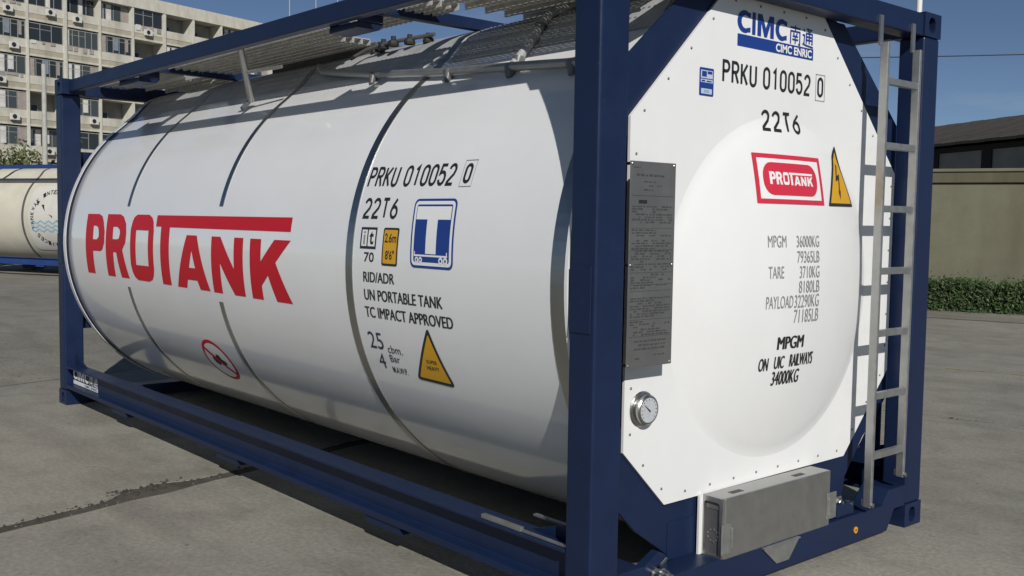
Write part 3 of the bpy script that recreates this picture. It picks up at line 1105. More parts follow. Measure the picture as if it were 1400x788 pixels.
# rivets round the octagon, a few pixels each
b = MB()
ins = inset(OCT, 0.035)
for i in range(8):
    p, q = Vector(ins[i]), Vector(ins[(i + 1) % 8])
    n = max(2, round((q - p).length / 0.17))
    for k in range(n):
        c = p + (q - p) * ((k + .3) / n)
        b.lathe([(.006, 0), (.006, .0015), (.004, .0035), (.001, .004)], (XP, c.x, c.y), 'x', M['plate'], 8)
b.build('rivets', ep, kind='stuff')
# shallow pan behind the panel so the end is closed
back = MB().prism([(-.99, .60), (-.99, 1.97), (-.40, 2.46), (.36, 2.46), (1.02, 1.83), (1.02, .76), (.66, .44), (-.70, .43)], 'x', XP - 0.052, XP - 0.0305, M['dark'])
back.build('insulation_board', root)

# --- end decals
d = Decal()
cimc(d, -.297, .263, 2.331, 2.424, M['logo'])
d.rect(-.293, .265, 2.274, 2.324, M['logo'])
d.text('CIMC ENRIC', -.022, .252, 2.281, 2.317, M['film'], 1, 0.03)
d.build('maker_logo', ep, on_panel, (0, 0))
d = Decal()
line_text(d, 'PRKU 010052', -.381, .246, 2.112, 2.208, .0132, M['black'], gap=.6, space=.9)
line_text(d, '0', .315, .350, 2.115, 2.206, .0132, M['black'])
for u0, u1, v0, v1 in ((.294, .297, 2.098, 2.218), (.366, .369, 2.098, 2.218), (.294, .369, 2.098, 2.101), (.294, .369, 2.215, 2.218)):
    d.rect(u0, u1, v0, v1, M['grey_ink'], .5)
d.build('identification_number', ep, on_panel, (0, 0))
d = Decal()
line_text(d, '22T6', -.108, .168, 1.935, 2.026, .0132, M['black'], gap=.65)
d.build('size_code', ep, on_panel, (.05, .05), base=.003)
d = Decal()                                    # small blue certificate label
d.rect(-.534, -.443, 2.048, 2.160, M['logo'], 0, .006)
d.rect(-.527, -.450, 2.118, 2.150, M['pale'], 1)
d.rect(-.520, -.49, 2.124, 2.146, M['logo'], 2)
d.rect(-.484, -.455, 2.136, 2.147, M['logo'], 2)
d.rect(-.527, -.450, 2.101, 2.114, M['pale'], 1)
d.rect(-.522, -.500, 2.104, 2.110, M['logo'], 2)
d.rect(-.490, -.458, 2.104, 2.109, M['logo'], 2)
d.rect(-.523, -.454, 2.056, 2.077, M['pale'], 1)
d.rect(-.505, -.472, 2.062, 2.072, M['aqua'], 2)
d.build('certificate_label', ep, on_panel, (0, 0))
d = Decal()                                    # red framed wordmark sign
u0, u1, v0, v1 = -.221, .284, 1.622, 1.835
d.rect(u0, u1, v0, v1, M['red2'], 0)
d.rect(u0 + .024, u1 - .024, v0 + .020, v1 - .020, M['film'], 1)
d.rect(u0 + .05, u1 - .05, v0 + .036, v1 - .036, M['red2'], 2, .062)
wu0, wu1, wv0, wv1 = u0 + .092, u1 - .088, v0 + .082, v1 - .076
for ch, loops in WORDMARK.items():
    lp = [[(wu0 + (wu1 - wu0) * (p[0] + 5.41) / 3.17, wv0 + (wv1 - wv0) * (p[1] + 10.5) / 21.6) for p in l] for l in loops]
    d.poly(lp[0], M['film'], 3, lp[1:])
d.build('wordmark_sign', ep, on_panel, (.04, .04), base=.003)
d = Decal()
tri_sign(d, [(.462, 1.905), (.329, 1.620), (.612, 1.622)], .012, .014)
bolt = [(.455, 1.815), (.43, 1.735), (.462, 1.745), (.455, 1.69), (.447, 1.692), (.464, 1.652), (.474, 1.697), (.466, 1.693), (.478, 1.772), (.45, 1.762), (.468, 1.812)]
d.poly(bolt, M['black'], 2)
d.build('electric_warning_sign', ep, on_panel, (.04, .04), base=.003)
d = Decal()
for s, y0, y1, z0, z1, m_, o_ in (('MPGM', -.171, -.047, 1.436, 1.487, 'grey_ink', 0), ('36000KG', .028, .212, 1.436, 1.487, 'grey_ink', 0),
        ('79365LB', .03, .212, 1.368, 1.420, 'grey_ink', 0), ('TARE', -.170, -.066, 1.304, 1.355, 'grey_ink', 0), ('3710KG', .049, .212, 1.301, 1.354, 'grey_ink', 0),
        ('8180LB', .045, .214, 1.236, 1.290, 'grey_ink', 0), ('PAYLOAD', -.181, .006, 1.174, 1.228, 'grey_ink', 0), ('32290KG', .016, .214, 1.172, 1.229, 'grey_ink', 0),
        ('71185LB', .017, .217, 1.106, 1.165, 'grey_ink', 0)):
    Decal().text(s, y0, y1, z0, z1, M[m_], 0, o_).build('text_line', ep, on_panel, (.05, .05), base=.003)
Decal().text('MPGM', -.084, .107, .994, 1.050, M['black'], 0, 0, .006).build('text_line', ep, on_panel, (.05, .05), base=.003)
for tx, a_, b_, c_, e_ in (('ON', -.193, -.133, .906, .962), ('UIC', -.09, -.022, .910, .965), ('RAILWAYS', .020, .203, .912, .968)):
    Decal().text(tx, a_, b_, c_, e_, M['black'], 0, 0, .003).build('text_word', ep, on_panel, (.05, .05), base=.003)
Decal().text('34000KG', -.093, .106, .836, .898, M['black'], 0, 0, .003).build('text_line', ep, on_panel, (.05, .05), base=.003)

# --- etched data plate on standoffs
px = -0.03
dp = bevel(MB().box(px - .004, px, -1.019, -.763, .990, 1.760, M['plate']).build('data_plate', root), .002)
b = MB()
def dash_row(z, y0, y1, h=.0055, fill=.8):
    y = y0
    while y < y1:
        w = random.uniform(.006, .026)
        if random.random() < fill:
            b.box(px - .0005, px + .0006, y, min(y + w, y1), z, z + h * random.uniform(.7, 1.1), M['plate_ink'])
        y += w + random.uniform(.003, .008)
dash_row(1.705, -.985, -.815, .008, .95)
dash_row(1.735, -1.0, -.965)
for z in (1.683, 1.668, 1.652):
    dash_row(z, -.945, -.845, .006, .6)
b.box(px - .0005, px + .0009, -.97, -.925, 1.604, 1.617, M['black'])
z = 1.59
while z > 1.10:
    if random.random() < .07:
        b.box(px - .0005, px + .0006, -1.008, -.774, z, z + .0016, M['plate_ink'])
    elif random.random() < .93:
        dash_row(z, -1.005 + random.choice((0, 0, .02)), -.78 - random.choice((0, .0, .04, .09)), .0062, random.choice((.9, .8, .55)))
    z -= .0098
for z in (1.085, 1.07, 1.055):
    dash_row(z, -.98, -.80, .007, .8)
dash_row(1.02, -.995, -.94)
dash_row(1.03, -.87, -.80)
for z in (1.632, 1.43, 1.345, 1.30, 1.105):
    b.box(px - .0005, px + .0007, -1.008, -.774, z, z + .0018, M['plate_ink'])
b.build('etched_text', dp, kind='stuff')
for y in (-1.008, -.774):
    for z in (1.00, 1.375, 1.75):
        MB().lathe([(.006, XP - px), (.006, .002), (.004, .004)], (px, y, z), 'x', M['steel'], 10).build('standoff', dp)

# --- dial thermometer
g = thing_loc = (XP, -.833, .807)
th = MB().lathe([(.069, 0), (.071, .005), (.067, .010), (.055, .012), (.055, .022), (.059, .025), (.060, .034), (.055, .039), (.049, .0395)], g, 'x', M['steel'], 40).build('thermometer', root)
fc = MB().lathe([(.0485, .0390), (.0485, .0400)], g, 'x', M['gauge_face'], 32).build('dial_face', th)
b = MB()
for k in range(13):
    t = rad(220 - k * 21.6)
    c, s = math.cos(t), math.sin(t)
    p0 = Vector((XP + .0406, g[1] + .038 * c, g[2] + .038 * s))
    p1 = Vector((XP + .0406, g[1] + .045 * c, g[2] + .045 * s))
    n_ = Vector((0, -s, c)) * .0012
    b.add([p0 - n_, p0 + n_, p1 + n_, p1 - n_], [(0, 1, 2, 3)], M['black'])
b.build('scale_marks', th)
t = rad(140)
dr = Vector((0, math.cos(t), math.sin(t)))
n_ = Vector((0, -math.sin(t), math.cos(t)))
o_ = Vector((XP + .0412, g[1], g[2]))
MB().add([o_ - dr * .010 - n_ * .0035, o_ - dr * .010 + n_ * .0035, o_ + dr * .037 + n_ * .0008, o_ + dr * .037 - n_ * .0008], [(0, 1, 2, 3)], M['black']).build('needle', th)

# --- stainless document box on the sill
bx0, bx1, by0, by1, bz0, bz1 = -.112, -.002, -.444, .357, .146, .405
box = bevel(MB().box(bx0, bx1, by0 + .012, by1, bz0, bz1, M['steel_dull']).build('document_box', root), .006)
b = MB()                                       # left cheek with a folded rim and dark recess
b.prism(rrect(bx0, bx1, bz0, bz1, .012), 'y', by0 - .004, by0 + .0115, M['steel_dull'], holes=[rrect(bx0 + .014, bx1 - .016, bz0 + .014, bz1 - .022, .012)])
b.build('side_rim', box)
b = MB()
b.prism(rrect(bx0 + .013, bx1 - .015, bz0 + .013, bz1 - .021, .012), 'y', by0 + .006, by0 + .0105, M['recess'])
b.box(bx0 + .02, bx1 - .022, by0 + .0035, by0 + .0058, bz1 - .052, bz1 - .036, M['plate'])
for k in range(9):
    c, s = .026 * math.cos(2 * PI * k / 9), .026 * math.sin(2 * PI * k / 9)
    b.lathe([(.004, -.004), (.004, 0)], (-.055 + c, by0 + .0065, .24 + s), 'y', M['alu'], 8)
b.build('side_recess', box)
fr = MB().prism([(-.1145, .126), (-.1145, .408), (-.104, .408), (-.104, .142), (-.006, .138), (-.006, .126)], 'y', by0 - .026, by0 - .0045, M['film']).build('mounting_bracket', box, 'white painted mounting bracket')
for y0, y1, z0, z1 in ((by0 - .012, by0 + .052, .172, .300), (by1 - .03, by1 + .045, .178, .300)):
    b = MB().box(bx1 + .0005, bx1 + .006, y0, y1, z0, z1, M['alu'])
    b.box(bx1 + .006, bx1 + .016, y0 if y0 > 0 else y1 - .006, y0 + .006 if y0 > 0 else y1, z0 + .02, z1 - .02, M['alu'])
    bevel(b.build('latch', box), .002)
b = MB()                                       # stencilled dashes on the lid
for y0 in (-.34, .12):
    y = y0
    for k in range(6):
        b.box(-.06, -.032, y, y + .009, bz1, bz1 + .0012, M['plate_ink'])
        y += .0135
b.build('lid_marks', box)
MB().prism([(-.165, .139), (.106, .139), (.030, .056), (-.062, .056)], 'x', -.0035, .0045, M['alu']).build('drip_flap', root)
MB().prism([(-.165, .1395), (.106, .1395), (.106, .1445), (-.165, .1445)], 'x', -.05, .012, M['alu']).build('drip_ledge', root)

# --- small fittings at the foot of the end frame
b = MB().prism(circle(.592, .078, .016, n=14), 'x', -.0035, .0005, M['yellow'])
b.prism(rrect(.584, .600, .074, .082), 'x', .0005, .0015, M['red'])
b.build('inspection_sticker', root)
bb = bevel(MB().box(-.10, -.02, .45, .60, .154, .215, M['blue']).build('lug_block', root), .004)
bb = bevel(MB().box(-.055, -.045, .478, .530, .19, .245, M['plate']).build('earth_lug', root), .002)
MB().lathe([(.017, 0), (.017, .012), (.009, .013), (.009, .024)], (-.045, .504, .222), 'x', M['steel'], 6).build('earth_bolt', root)
MB().lathe([(.015, 0), (.015, .012), (.008, .013), (.008, .028)], (-.045, .575, .205), 'x', M['steel'], 6).build('earth_bolt', root)
# pipework seen through the lower right opening
MB().tube([(-.30, .60, .16), (-.26, .80, .34), (-.24, 1.04, .66)], .034, M['plate'], 12).build('drain_pipe', root)
MB().tube([(-.20, .86, .36), (-.20, .86, .60)], .012, M['alu'], 10).build('valve_stem', root)
MB().tube([(-.20, .80, .515), (-.20, .93, .50)], .010, M['dark'], 8).build('valve_lever', root)
MB().tube([(-.20, .78, .415), (-.20, .93, .40)], .010, M['dark'], 8).build('valve_lever', root)
# clamp in the lower left opening
MB().tube([(-.16, -1.04, .205), (-.09, -.93, .195), (-.075, -.86, .19)], .020, M['alu'], 10).build('clamp_pipe', root)
bevel(MB().prism([(-.90, .205), (-.80, .252), (-.765, .235), (-.745, .155), (-.80, .125), (-.87, .145)], 'x', -.075, -.030, M['blue']).build('clamp_bracket', root), .004)
for y, z, r in ((-.845, .178, .020), (-.80, .168, .024), (-.775, .158, .018)):
    MB().lathe([(r, 0), (r, .016), (r * .6, .018), (r * .6, .045), (r * .3, .048)], (-.030, y, z), 'x', M['steel'], 12).build('clamp_bolt', root)
MB().tube([(-.0, -.83, .215), (-.01, -.785, .228)], .006, M['steel'], 8).build('clamp_pin', root)
# cable loop near the top right post
MB().tube([(-.20, .90, 2.02)] + [(-.20, .92 + .13 * math.sin(rad(k * 9)), 1.86 + .16 * math.cos(rad(k * 9))) for k in range(0, 11)] + [(-.20, 1.05, 1.62)], .006, M['dark'], 6).build('cable', root)

# --- ladder
ladder = bpy.data.objects.new('ladder', None)
COL.objects.link(ladder)
ladder.parent = root
LX = .045
RUNGS = (2.210, 1.910, 1.614, 1.319, 1.022, .722, .432)
for y0, zb in ((.634, .185), (.934, .288)):
    bevel(MB().box(LX - .040, LX, y0, y0 + .021, zb, 2.385, M['alu']).build('stile', ladder), .003)
    MB().box(-.005, .004, y0 - .004, y0 + .025, 2.375, 2.515, M['steel_dull']).box(.0045, LX - .0405, y0 + .004, y0 + .017, 2.345, 2.375, M['steel_dull']).build('ladder_tab', ladder)
    MB().box(-.004, LX - .0405, y0 + .003, y0 + .018, zb + .005, zb + .035, M['steel_dull']).build('foot_bracket', ladder)
    MB().lathe([(.013, 0), (.013, .010), (.007, .012)], (LX, y0 + .0105, zb + .015), 'x', M['steel'], 6).build('bolt', ladder)
for z in RUNGS:
    bevel(MB().box(LX - .034, LX - .004, .6555, .9335, z - .016, z + .016, M['alu']).build('rung', ladder), .003)

# --- roof walkways of grip planking
def planking(name, x0, x1, y0, y1, n, z, seed, teeth=True):
    w = (y1 - y0) / n
    rnd = random.Random(seed)
    holder = bpy.data.objects.new(name, None)
    COL.objects.link(holder)
    holder.parent = root
    for k in range(n):
        a, c = y0 + k * w + .002, y0 + (k + 1) * w - .002
        b = MB()
        # channel: open bar deck, turned-down lips and a row of teeth along each lip
        nb = max(2, round((c - a) / .019))
        for q in range(nb):
            yq = a + (c - a) * q / nb
            b.box(x0, x1, yq, yq + (c - a) / nb * .80, z, z + .003, M['galv'])
        xq = x0
        while xq < x1:
            b.box(xq, xq + .014, a, c, z + .0032, z + .0055, M['galv'])
            xq += .045
        b.box(x0, x1, a, a + .003, z - .030, z - .0003, M['galv'])
        b.box(x0, x1, c - .003, c, z - .030, z - .0003, M['galv'])
        x = x0 + .01
        while teeth and x < x1 - .03:
            for yy in (a, c - .003):
                b.add([(x, yy, z - .0303), (x + .022, yy, z - .0303), (x + .022, yy + .003, z - .0303), (x, yy + .003, z - .0303), (x + .011, yy + .0015, z - .036)],
                      [(0, 1, 4), (1, 2, 4), (2, 3, 4), (3, 0, 4)], M['galv'])
            x += .045
        b.build('plank', holder)
planking('walkway', -5.90, -1.47, -.928, -.705, 4, 2.583, 1)
planking('platform', -1.43, -.20, -.95, -.32, 5, 2.580, 2, False)
planking('catwalk', -4.46, -2.64, -.695, -.46, 4, 2.584, 7, False)
planking('platform', -5.93, -5.0, -.70, .30, 6, 2.584, 5, False)  # far cross walkway, added to extend the shade over rail and beam
planking('walkway', -4.98, -4.58, -.60, -.10, 4, 2.582, 3)
# spill box round the manhole
b = MB()
for (x0, x1, y0, y1) in ((-3.9, -2.62, -.44, -.425), (-3.9, -2.62, .425, .44), (-3.9, -3.885, -.4245, .4245), (-2.635, -2.62, -.4245, .4245)):
    b.box(x0, x1, y0, y1, 2.36, 2.572, M['box'])
b.build('spill_box', root)
for x in (-2.56, -2.45, -2.36, -2.24, -2.13, -2.02):
    MB().lathe([(.03, 0), (.032, .012), (.026, .03), (.014, .036), (.014, .055)], (x, -.52 + .05 * math.sin(x * 9), 2.487), 'z', M['dark'], 12).build('manhole_dog', root)
MB().tube([(-2.60, -.62, 2.45), (-2.5, -.57, 2.50), (-2.3, -.56, 2.515), (-1.95, -.50, 2.525)], .011, M['plate'], 8).build('manhole_bar', root)
# folded brackets joining rail and cross beam
for x0, x1 in ((-4.95, -4.565), (-2.02, -1.75)):
    b = MB()
    b.prism([(-1.107, 2.487), (-1.107, 2.455), (-.98, 2.455), (-.955, 2.487)], 'x', x0, x1, M['blue'])
    b.box(x0, x0 + .012, -1.107, -.96, 2.4875, 2.530, M['blue'])
    b.box(x1 - .012, x1, -1.107, -.96, 2.4875, 2.530, M['blue'])
    bevel(b.build('rail_bracket', root), .005)
# hanging handrail stanchion with its cross bar
hr = MB().tube([(-3.195, -1.02, 2.545), (-3.505, -.795, 2.268)], .021, M['alu'], 12).build('handrail_post', root)
MB().tube([(-3.34, -.915, 2.415), (-2.98, -.86, 2.42)], .011, M['alu'], 8).build('cross_bar', hr)
MB().tube([(-3.505, -.795, 2.275), (-3.56, -.83, 2.215)], .016, M['plate'], 8).build('foot_pin', hr)
MB().box(-3.24, -3.15, -1.055, -.985, 2.545, 2.5585, M['steel_dull']).build('hinge', hr)
# small drain pipes lying on the cladding
def on(pts, off):
    out = []
    for i in range(len(pts) - 1):
        (xa, ta), (xb, tb) = pts[i], pts[i + 1]
        for k in range(6):
            t = k / 6
            out.append(cyl(xa + (xb - xa) * t, ta + (tb - ta) * t, off))
    out.append(cyl(*pts[-1], off))
    return out
MB().tube(on([(-3.02, 63), (-2.90, 60.5), (-2.1, 54.0), (-1.5, 50.0), (-.92, 47.4), (-.5, 45.3), (-.2, 43.5)], .030), .021, M['alu'], 10).build('drain_tube', root)
MB().tube(on([(-.93, 48.3), (-.955, 54), (-.985, 60), (-1.0, 66), (-.97, 74)], .026), .021, M['tread'], 10).build('drain_tube', root)
for x, t in ((-2.2, 54.6), (-1.42, 49.6), (-.93, 47.6), (-.93, 50.5), (-.99, 62), (-.5, 45.3)):
    p = cyl(x, t, .030)
    q = cyl(x + .01, t - 2.3, .006)
    MB().tube([p, q], [.030, .014], M['plate'], 8).build('tube_clamp', root)
# grey sheets along the shoulder, between the bands
for x0, x1 in ((-5.80, -4.64), (-4.575, -3.165), (-3.095, -1.70)):
    b = MB()
    nx, na = 12, 20
    vs = [cyl(x0 + (x1 - x0) * i / nx, 57.2 + 34 * j / na, .0035) for i in range(nx + 1) for j in range(na + 1)]
    fs = [(i * (na + 1) + j, (i + 1) * (na + 1) + j, (i + 1) * (na + 1) + j + 1, i * (na + 1) + j + 1) for i in range(nx) for j in range(na)]
    b.add(vs, fs, M['tread'], True)
    b.build('shoulder_sheet', root)
# dimpled tread sheet over the shoulder of the tank
b = MB()
for i in range(14):
    for j in range(2):
        pass
nx, na = 40, 16
vs, fs = [], []
for i in range(nx + 1):
    for j in range(na + 1):
        vs.append(cyl(-1.60 + 1.36 * i / nx, 56.5 + 34 * j / na, .006))
for i in range(nx):
    for j in range(na):
        fs.append((i * (na + 1) + j, (i + 1) * (na + 1) + j, (i + 1) * (na + 1) + j + 1, i * (na + 1) + j + 1))
b.add(vs, fs, M['tread'], True)
for i in range(44):
    for j in range(11):
        x, t = -1.585 + 1.33 * (i + .5 * (j % 2)) / 44, 58 + 25 * j / 11
        p = [cyl(x - .011, t, .0062), cyl(x, t - .28, .0062), cyl(x + .011, t, .0062), cyl(x, t + .28, .0062), cyl(x, t, .011)]
        b.add(p, [(0, 1, 4), (1, 2, 4), (2, 3, 4), (3, 0, 4)], M['alu'])
b.build('tread_sheet', root)
# earth strips lying on the near end of the bottom rail
MB().box(-.64, -.40, -1.205, -1.185, .3185, .335, M['alu']).build('earth_strip', root)
MB().box(-.399, -.142, -1.200, -1.190, .3185, .328, M['alu']).build('earth_strip', root)
MB().box(-.50, -.16, -1.045, -1.025, .33, .338, M['alu']).build('earth_strip', root)
# maker's sticker on the web of the bottom rail, far end
d = Decal()
cimc(d, -5.865, -5.300, .215, .298, M['film'])
d.rect(-5.862, -5.296, .176, .206, M['film'])
d.text('CIMC ENRIC', -5.60, -5.31, .181, .201, M['blue'], 1, .02)
d.build('maker_sticker', root, lambda u, v, off: Vector((u, -1.1655 - off, v)), (0, 0))

# ================================================================== cream container beyond
r2 = thing('tank_container', 'cream tank container in a bright blue frame with a round emblem, beyond the white tank', 'tank container', (-27.0 + L * math.cos(rad(25)), 3.46 + L * math.sin(rad(25)), 0.12), rad(25))
frame(r2, M['blue2'])
shell(r2, M['cream'], -5.90, -.16, 96)
for x in (-5.33, -3.6, -1.9, -.8):
    band(r2, x, x + .07, -90, 90, .006, M['plate']).build('cladding_band', r2)
MB().tube([cyl(x, 46, .02) for x in (-5.85, -3, -.2)], .03, M['plate'], 8).build('side_tube', r2)
d = Decal()
cu, cv = -2.62, A(-1)
def sh2(u, v, off):
    return cyl(u, v / DEG, off)
d.rect(cu - .74, cu + .74, cv - .84, cv + .84, M['patch'], 0, .12)
ring = 'TANKWAY INTERNATIONAL TANK SERVICES '
for k, ch in enumerate(ring):
    if ch == ' ':
        continue
    t = rad(200 - k * 360 / len(ring))
    c, s = math.cos(t), math.sin(t)
    vs_, fs_ = text_mesh(ch, .03)
    pts = []
    for p in vs_:
        a, h = (p[0] - .5) * .085, .57 + (p[1]) * .12
        pts.append((cu + h * c * .98 + a * s, cv + h * s * 1.06 - a * c))
    d.items.append((pts, fs_, M['black'], 1))
for r_ in range(3):
    pts = [(cu - .66 + 1.32 * k / 24, cv - .10 - r_ * .1 + .035 * math.sin(k * 1.3 + r_)) for k in range(25)]
    q = strip(pts, .04)
    d.items.append((q[0], q[1], M['aqua'], 1))
for p in ([(-.52, .42), (-.40, .42), (-.44, .30)], [(-.32, .32), (-.24, .34), (-.18, .16)], [(-.06, .10), (.06, .06), (.08, .0)], [(.16, -.02), (.30, -.08), (.34, -.14)]):
    d.poly([(cu + a, cv + b_) for a, b_ in p], M['black'], 1.5)
d.poly([(cu + .36, cv - .3), (cu + .62, cv - .28), (cu + .55, cv - .55), (cu + .42, cv - .6)], M['green'], 1.5)
d.build('emblem', r2, sh2, (.2, .08), base=.008)
for k, x in enumerate((-5.9, -.3)):
    a = rad(25)
    for s in (-1, 1):
        y = s * 1.1
        o = bevel(MB().box(-.3, .3, -.12, .12, 0, .119, M['wood']).build('timber_block'), .006)
        o.location = (r2.location.x + x * math.cos(a) - y * math.sin(a), r2.location.y + x * math.sin(a) + y * math.cos(a), 0)
        o.rotation_euler = (0, 0, a)
        tag(o, 'dark timber block under the %s %s corner of the cream tank container' % (('near', 'far')[s > 0], ('left', 'right')[k]), 'timber block', 'timber blocks under the cream container')

# ================================================================== apartment building
BA = rad(105.2)
apt = thing('apartment_building', 'weathered white apartment block with rows of recessed glazed balconies', 'building', (-83.22, 19.65, 0), BA)
BW, Z0, ST = 3.18, 17.8, 2.75
K0, K1 = -3, 13
xa, xb = .28 + BW * K0, .28 + BW * K1
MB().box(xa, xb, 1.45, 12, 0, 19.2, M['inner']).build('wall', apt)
MB().box(xa - .3, xb + .3, .20, 12.2, 19.25, 19.5, M['render']).build('roof', apt)
fin_me = MB().box(-.10, .10, -.06, 1.449, 0, 19.249, M['fin']).mesh('fin')
for k in range(K0, K1 + 1):
    o = link('fin', fin_me, apt)
    o.location = (.28 + BW * k, 0, 0)
for k in range(K0 + 1, K1, 3):
    MB().tube([(.28 + BW * k + .16, -.05, .2), (.28 + BW * k + .16, -.05, 19.2)], .05, M['pole'], 6).build('drainpipe', apt)
pan_me = MB().box(.006, BW - .006, -.10, .199, 19.255, 20.3, M['render']).mesh('roof_panel')
for k in range(K0, K1):
    o = link('roof_panel', pan_me, apt)
    o.location = (.28 + BW * k, random.uniform(-.012, .012), 0)
par_me = MB().box(.105, BW - .105, .02, .12, .38, 1.02, M['render']).mesh('balcony_parapet')
low_me = MB().box(.105, BW - .105, .045, .14, -.02, .379, M['beige']).mesh('balcony_parapet_base')
slab_me = MB().box(.105, BW - .105, 0.0, 1.448, -.18, -.022, M['render']).mesh('balcony_slab')

def glazing(n, curtains, seed, gm):
    """Frame with n lights, panes and curtains as one window mesh set, origin at the bay's sill."""
    rnd = random.Random(seed)
    fr = MB()
    w0, w1, h = .12, BW - .12, 1.42
    fr.box(w0, w1, -.03, .03, 0, .06, M['frame'])
    fr.box(w0, w1, -.03, .03, h - .06, h, M['frame'])
    tr = rnd.choice((.95, 1.0, 1.05))
    for i in range(n + 1):
        x = w0 + (w1 - w0 - .05) * i / n
        fr.box(x, x + .05, -.028, .028, .061, h - .061, M['frame'])
    for i in range(n):
        x = w0 + (w1 - w0 - .05) * i / n + .051
        x2 = w0 + (w1 - w0 - .05) * (i + 1) / n - .001
        if rnd.random() < .8:
            fr.box(x, x2, -.02, .02, tr, tr + .04, M['frame'])
    pn = MB().box(w0 + .01, w1 - .01, -.008, .0, .05, h - .05, gm)
    cu_ = MB()
    for i in range(n):
        x = w0 + (w1 - w0) * i / n
        if rnd.random() < curtains:
            ww = (w1 - w0) / n * rnd.uniform(.45, .95)
            cu_.box(x + .04, x + ww, -.016, -.0085, rnd.choice((.06, .06, .3)), h - .08, rnd.choice((M['curtain'], M['curtain'], M['curtain2'], M['curtain3'])))
    return fr.mesh('window'), pn.mesh('pane'), (cu_.mesh('curtain') if cu_.f else None)
GL = [glazing(n, c, s, g) for n, c, s, g in ((4, .4, 1, M['glass']), (5, .5, 2, M['glass2']), (3, .3, 3, M['glass']), (4, .7, 4, M['glass2']), (6, .45, 5, M['glass']), (5, .6, 6, M['glass']), (4, .15, 7, M['glass2']), (6, .8, 8, M['glass2']))]
WIN_S = (MB().box(0, 1.15, -.04, .04, 0, 1.25, M['frame']).mesh('window'), MB().box(.08, .55, -.05, -.041, .08, 1.17, M['glass']).box(.60, 1.07, -.05, -.041, .08, 1.17, M['glass']).mesh('pane'), None)
ac_me = MB().box(-.34, .34, -.30, -.04, 0, .5, M['ac']).mesh('air_conditioner')
fan_me = MB().lathe([(.18, 0), (.18, -.012), (.16, -.014)], (-.08, -.305, .25), 'y', M['dark'], 16).mesh('fan_grille')
rnd = random.Random(11)
OPEN = {(2, 0): .35, (4, 0): 9, (3, 1): 9, (5, 0): 9, (2, 3): 9, (3, 3): 9, (4, 3): 9, (0, 3): 9, (6, 1): 9}
for k in range(K0, K1):
    for r in range(7):
        zs = Z0 - ST * r
        for nm, me_ in (('balcony_parapet', par_me), ('balcony_parapet_base', low_me), ('balcony_slab', slab_me)):
            o = link(nm, me_, apt)
            o.location = (.28 + BW * k, rnd.uniform(-.006, .006), zs - 1.02)
        op = OPEN.get((k, r), 0 if rnd.random() < .75 else .5)
        if k > 9 or r > 5:
            op = 0
        if op == 9:
            w_, p_, c_ = WIN_S
            o = link('window', w_, apt)
            o.location = (.28 + BW * k + .45, 1.40, zs - .55)
            p2 = link('pane', p_, o)
            continue
        w_, p_, c_ = GL[rnd.randrange(len(GL))]
        o = link('window', w_, apt)
        o.location = (.28 + BW * k, .10 + op, zs + .003)
        link('pane', p_, o)
        if c_:
            link('curtain', c_, o, kind='stuff')
        if rnd.random() < .4:
            a_ = link('air_conditioner', ac_me, apt)
            a_.location = (.28 + BW * k + rnd.uniform(.9, 2.5), .0, zs - rnd.choice((.85, .75, .62)))
            link('fan_grille', fan_me, a_)
        if rnd.random() < .22:
            lb_ = MB()
            x = .3
            while x < BW - .5:
                ww = rnd.uniform(.2, .5)
                lb_.box(x, x + ww, -.012, .008, -rnd.uniform(.15, .4), rnd.uniform(0, .08), rnd.choice((M['curtain'], M['curtain2'], M['grey_ink'], M['curtain2'], M['inner'])))
                x += ww + rnd.uniform(.05, .5)
            o2 = lb_.build('laundry', apt, kind='stuff')
            o2.location = (.28 + BW * k, -.02, zs)
# stair head on the roof with two thin masts
MB().box(29.6, 33.4, 1, 5, 19.5, 21.6, M['render']).build('stair_head', apt)
for s_, h_ in ((30.4, 27), (34.2, 26.5), (37.5, 26)):
    MB().tube([(s_, 2.5, 19.5), (s_, 2.5, h_)], .05, M['pole'], 6).build('antenna_mast', apt)

# ================================================================== pole, trees by the flats
pole = MB().tube([(0, 0, 0), (0, 0, 8.05)], [.13, .095], M['pole'], 14).build('utility_pole')
pole.location = (-45.16, 10.04, 0)
tag(pole, 'pale concrete utility pole in front of the apartment block', 'pole')

def leaves(b, c, rx, ry, rz, n, size, m, rnd, clumps=9):
    cs = [(c[0] + rnd.uniform(-.7, .7) * rx, c[1] + rnd.uniform(-.7, .7) * ry, c[2] + rnd.uniform(-.7, .7) * rz, rnd.uniform(.25, .5)) for _ in range(clumps)]
    for _ in range(n):
        q = rnd.choice(cs)
        p = Vector((q[0] + rnd.gauss(0, q[3] * rx * .7), q[1] + rnd.gauss(0, q[3] * ry * .7), q[2] + rnd.gauss(0, q[3] * rz * .7)))
        a = Vector((rnd.gauss(0, 1), rnd.gauss(0, 1), rnd.gauss(0, 1))).normalized()
        c2 = a.orthogonal().normalized()
        s = size * rnd.uniform(.6, 1.3)
        b.add([p - a * s, p + c2 * s * .45, p + a * s, p - c2 * s * .45], [(0, 1, 2, 3)], m)

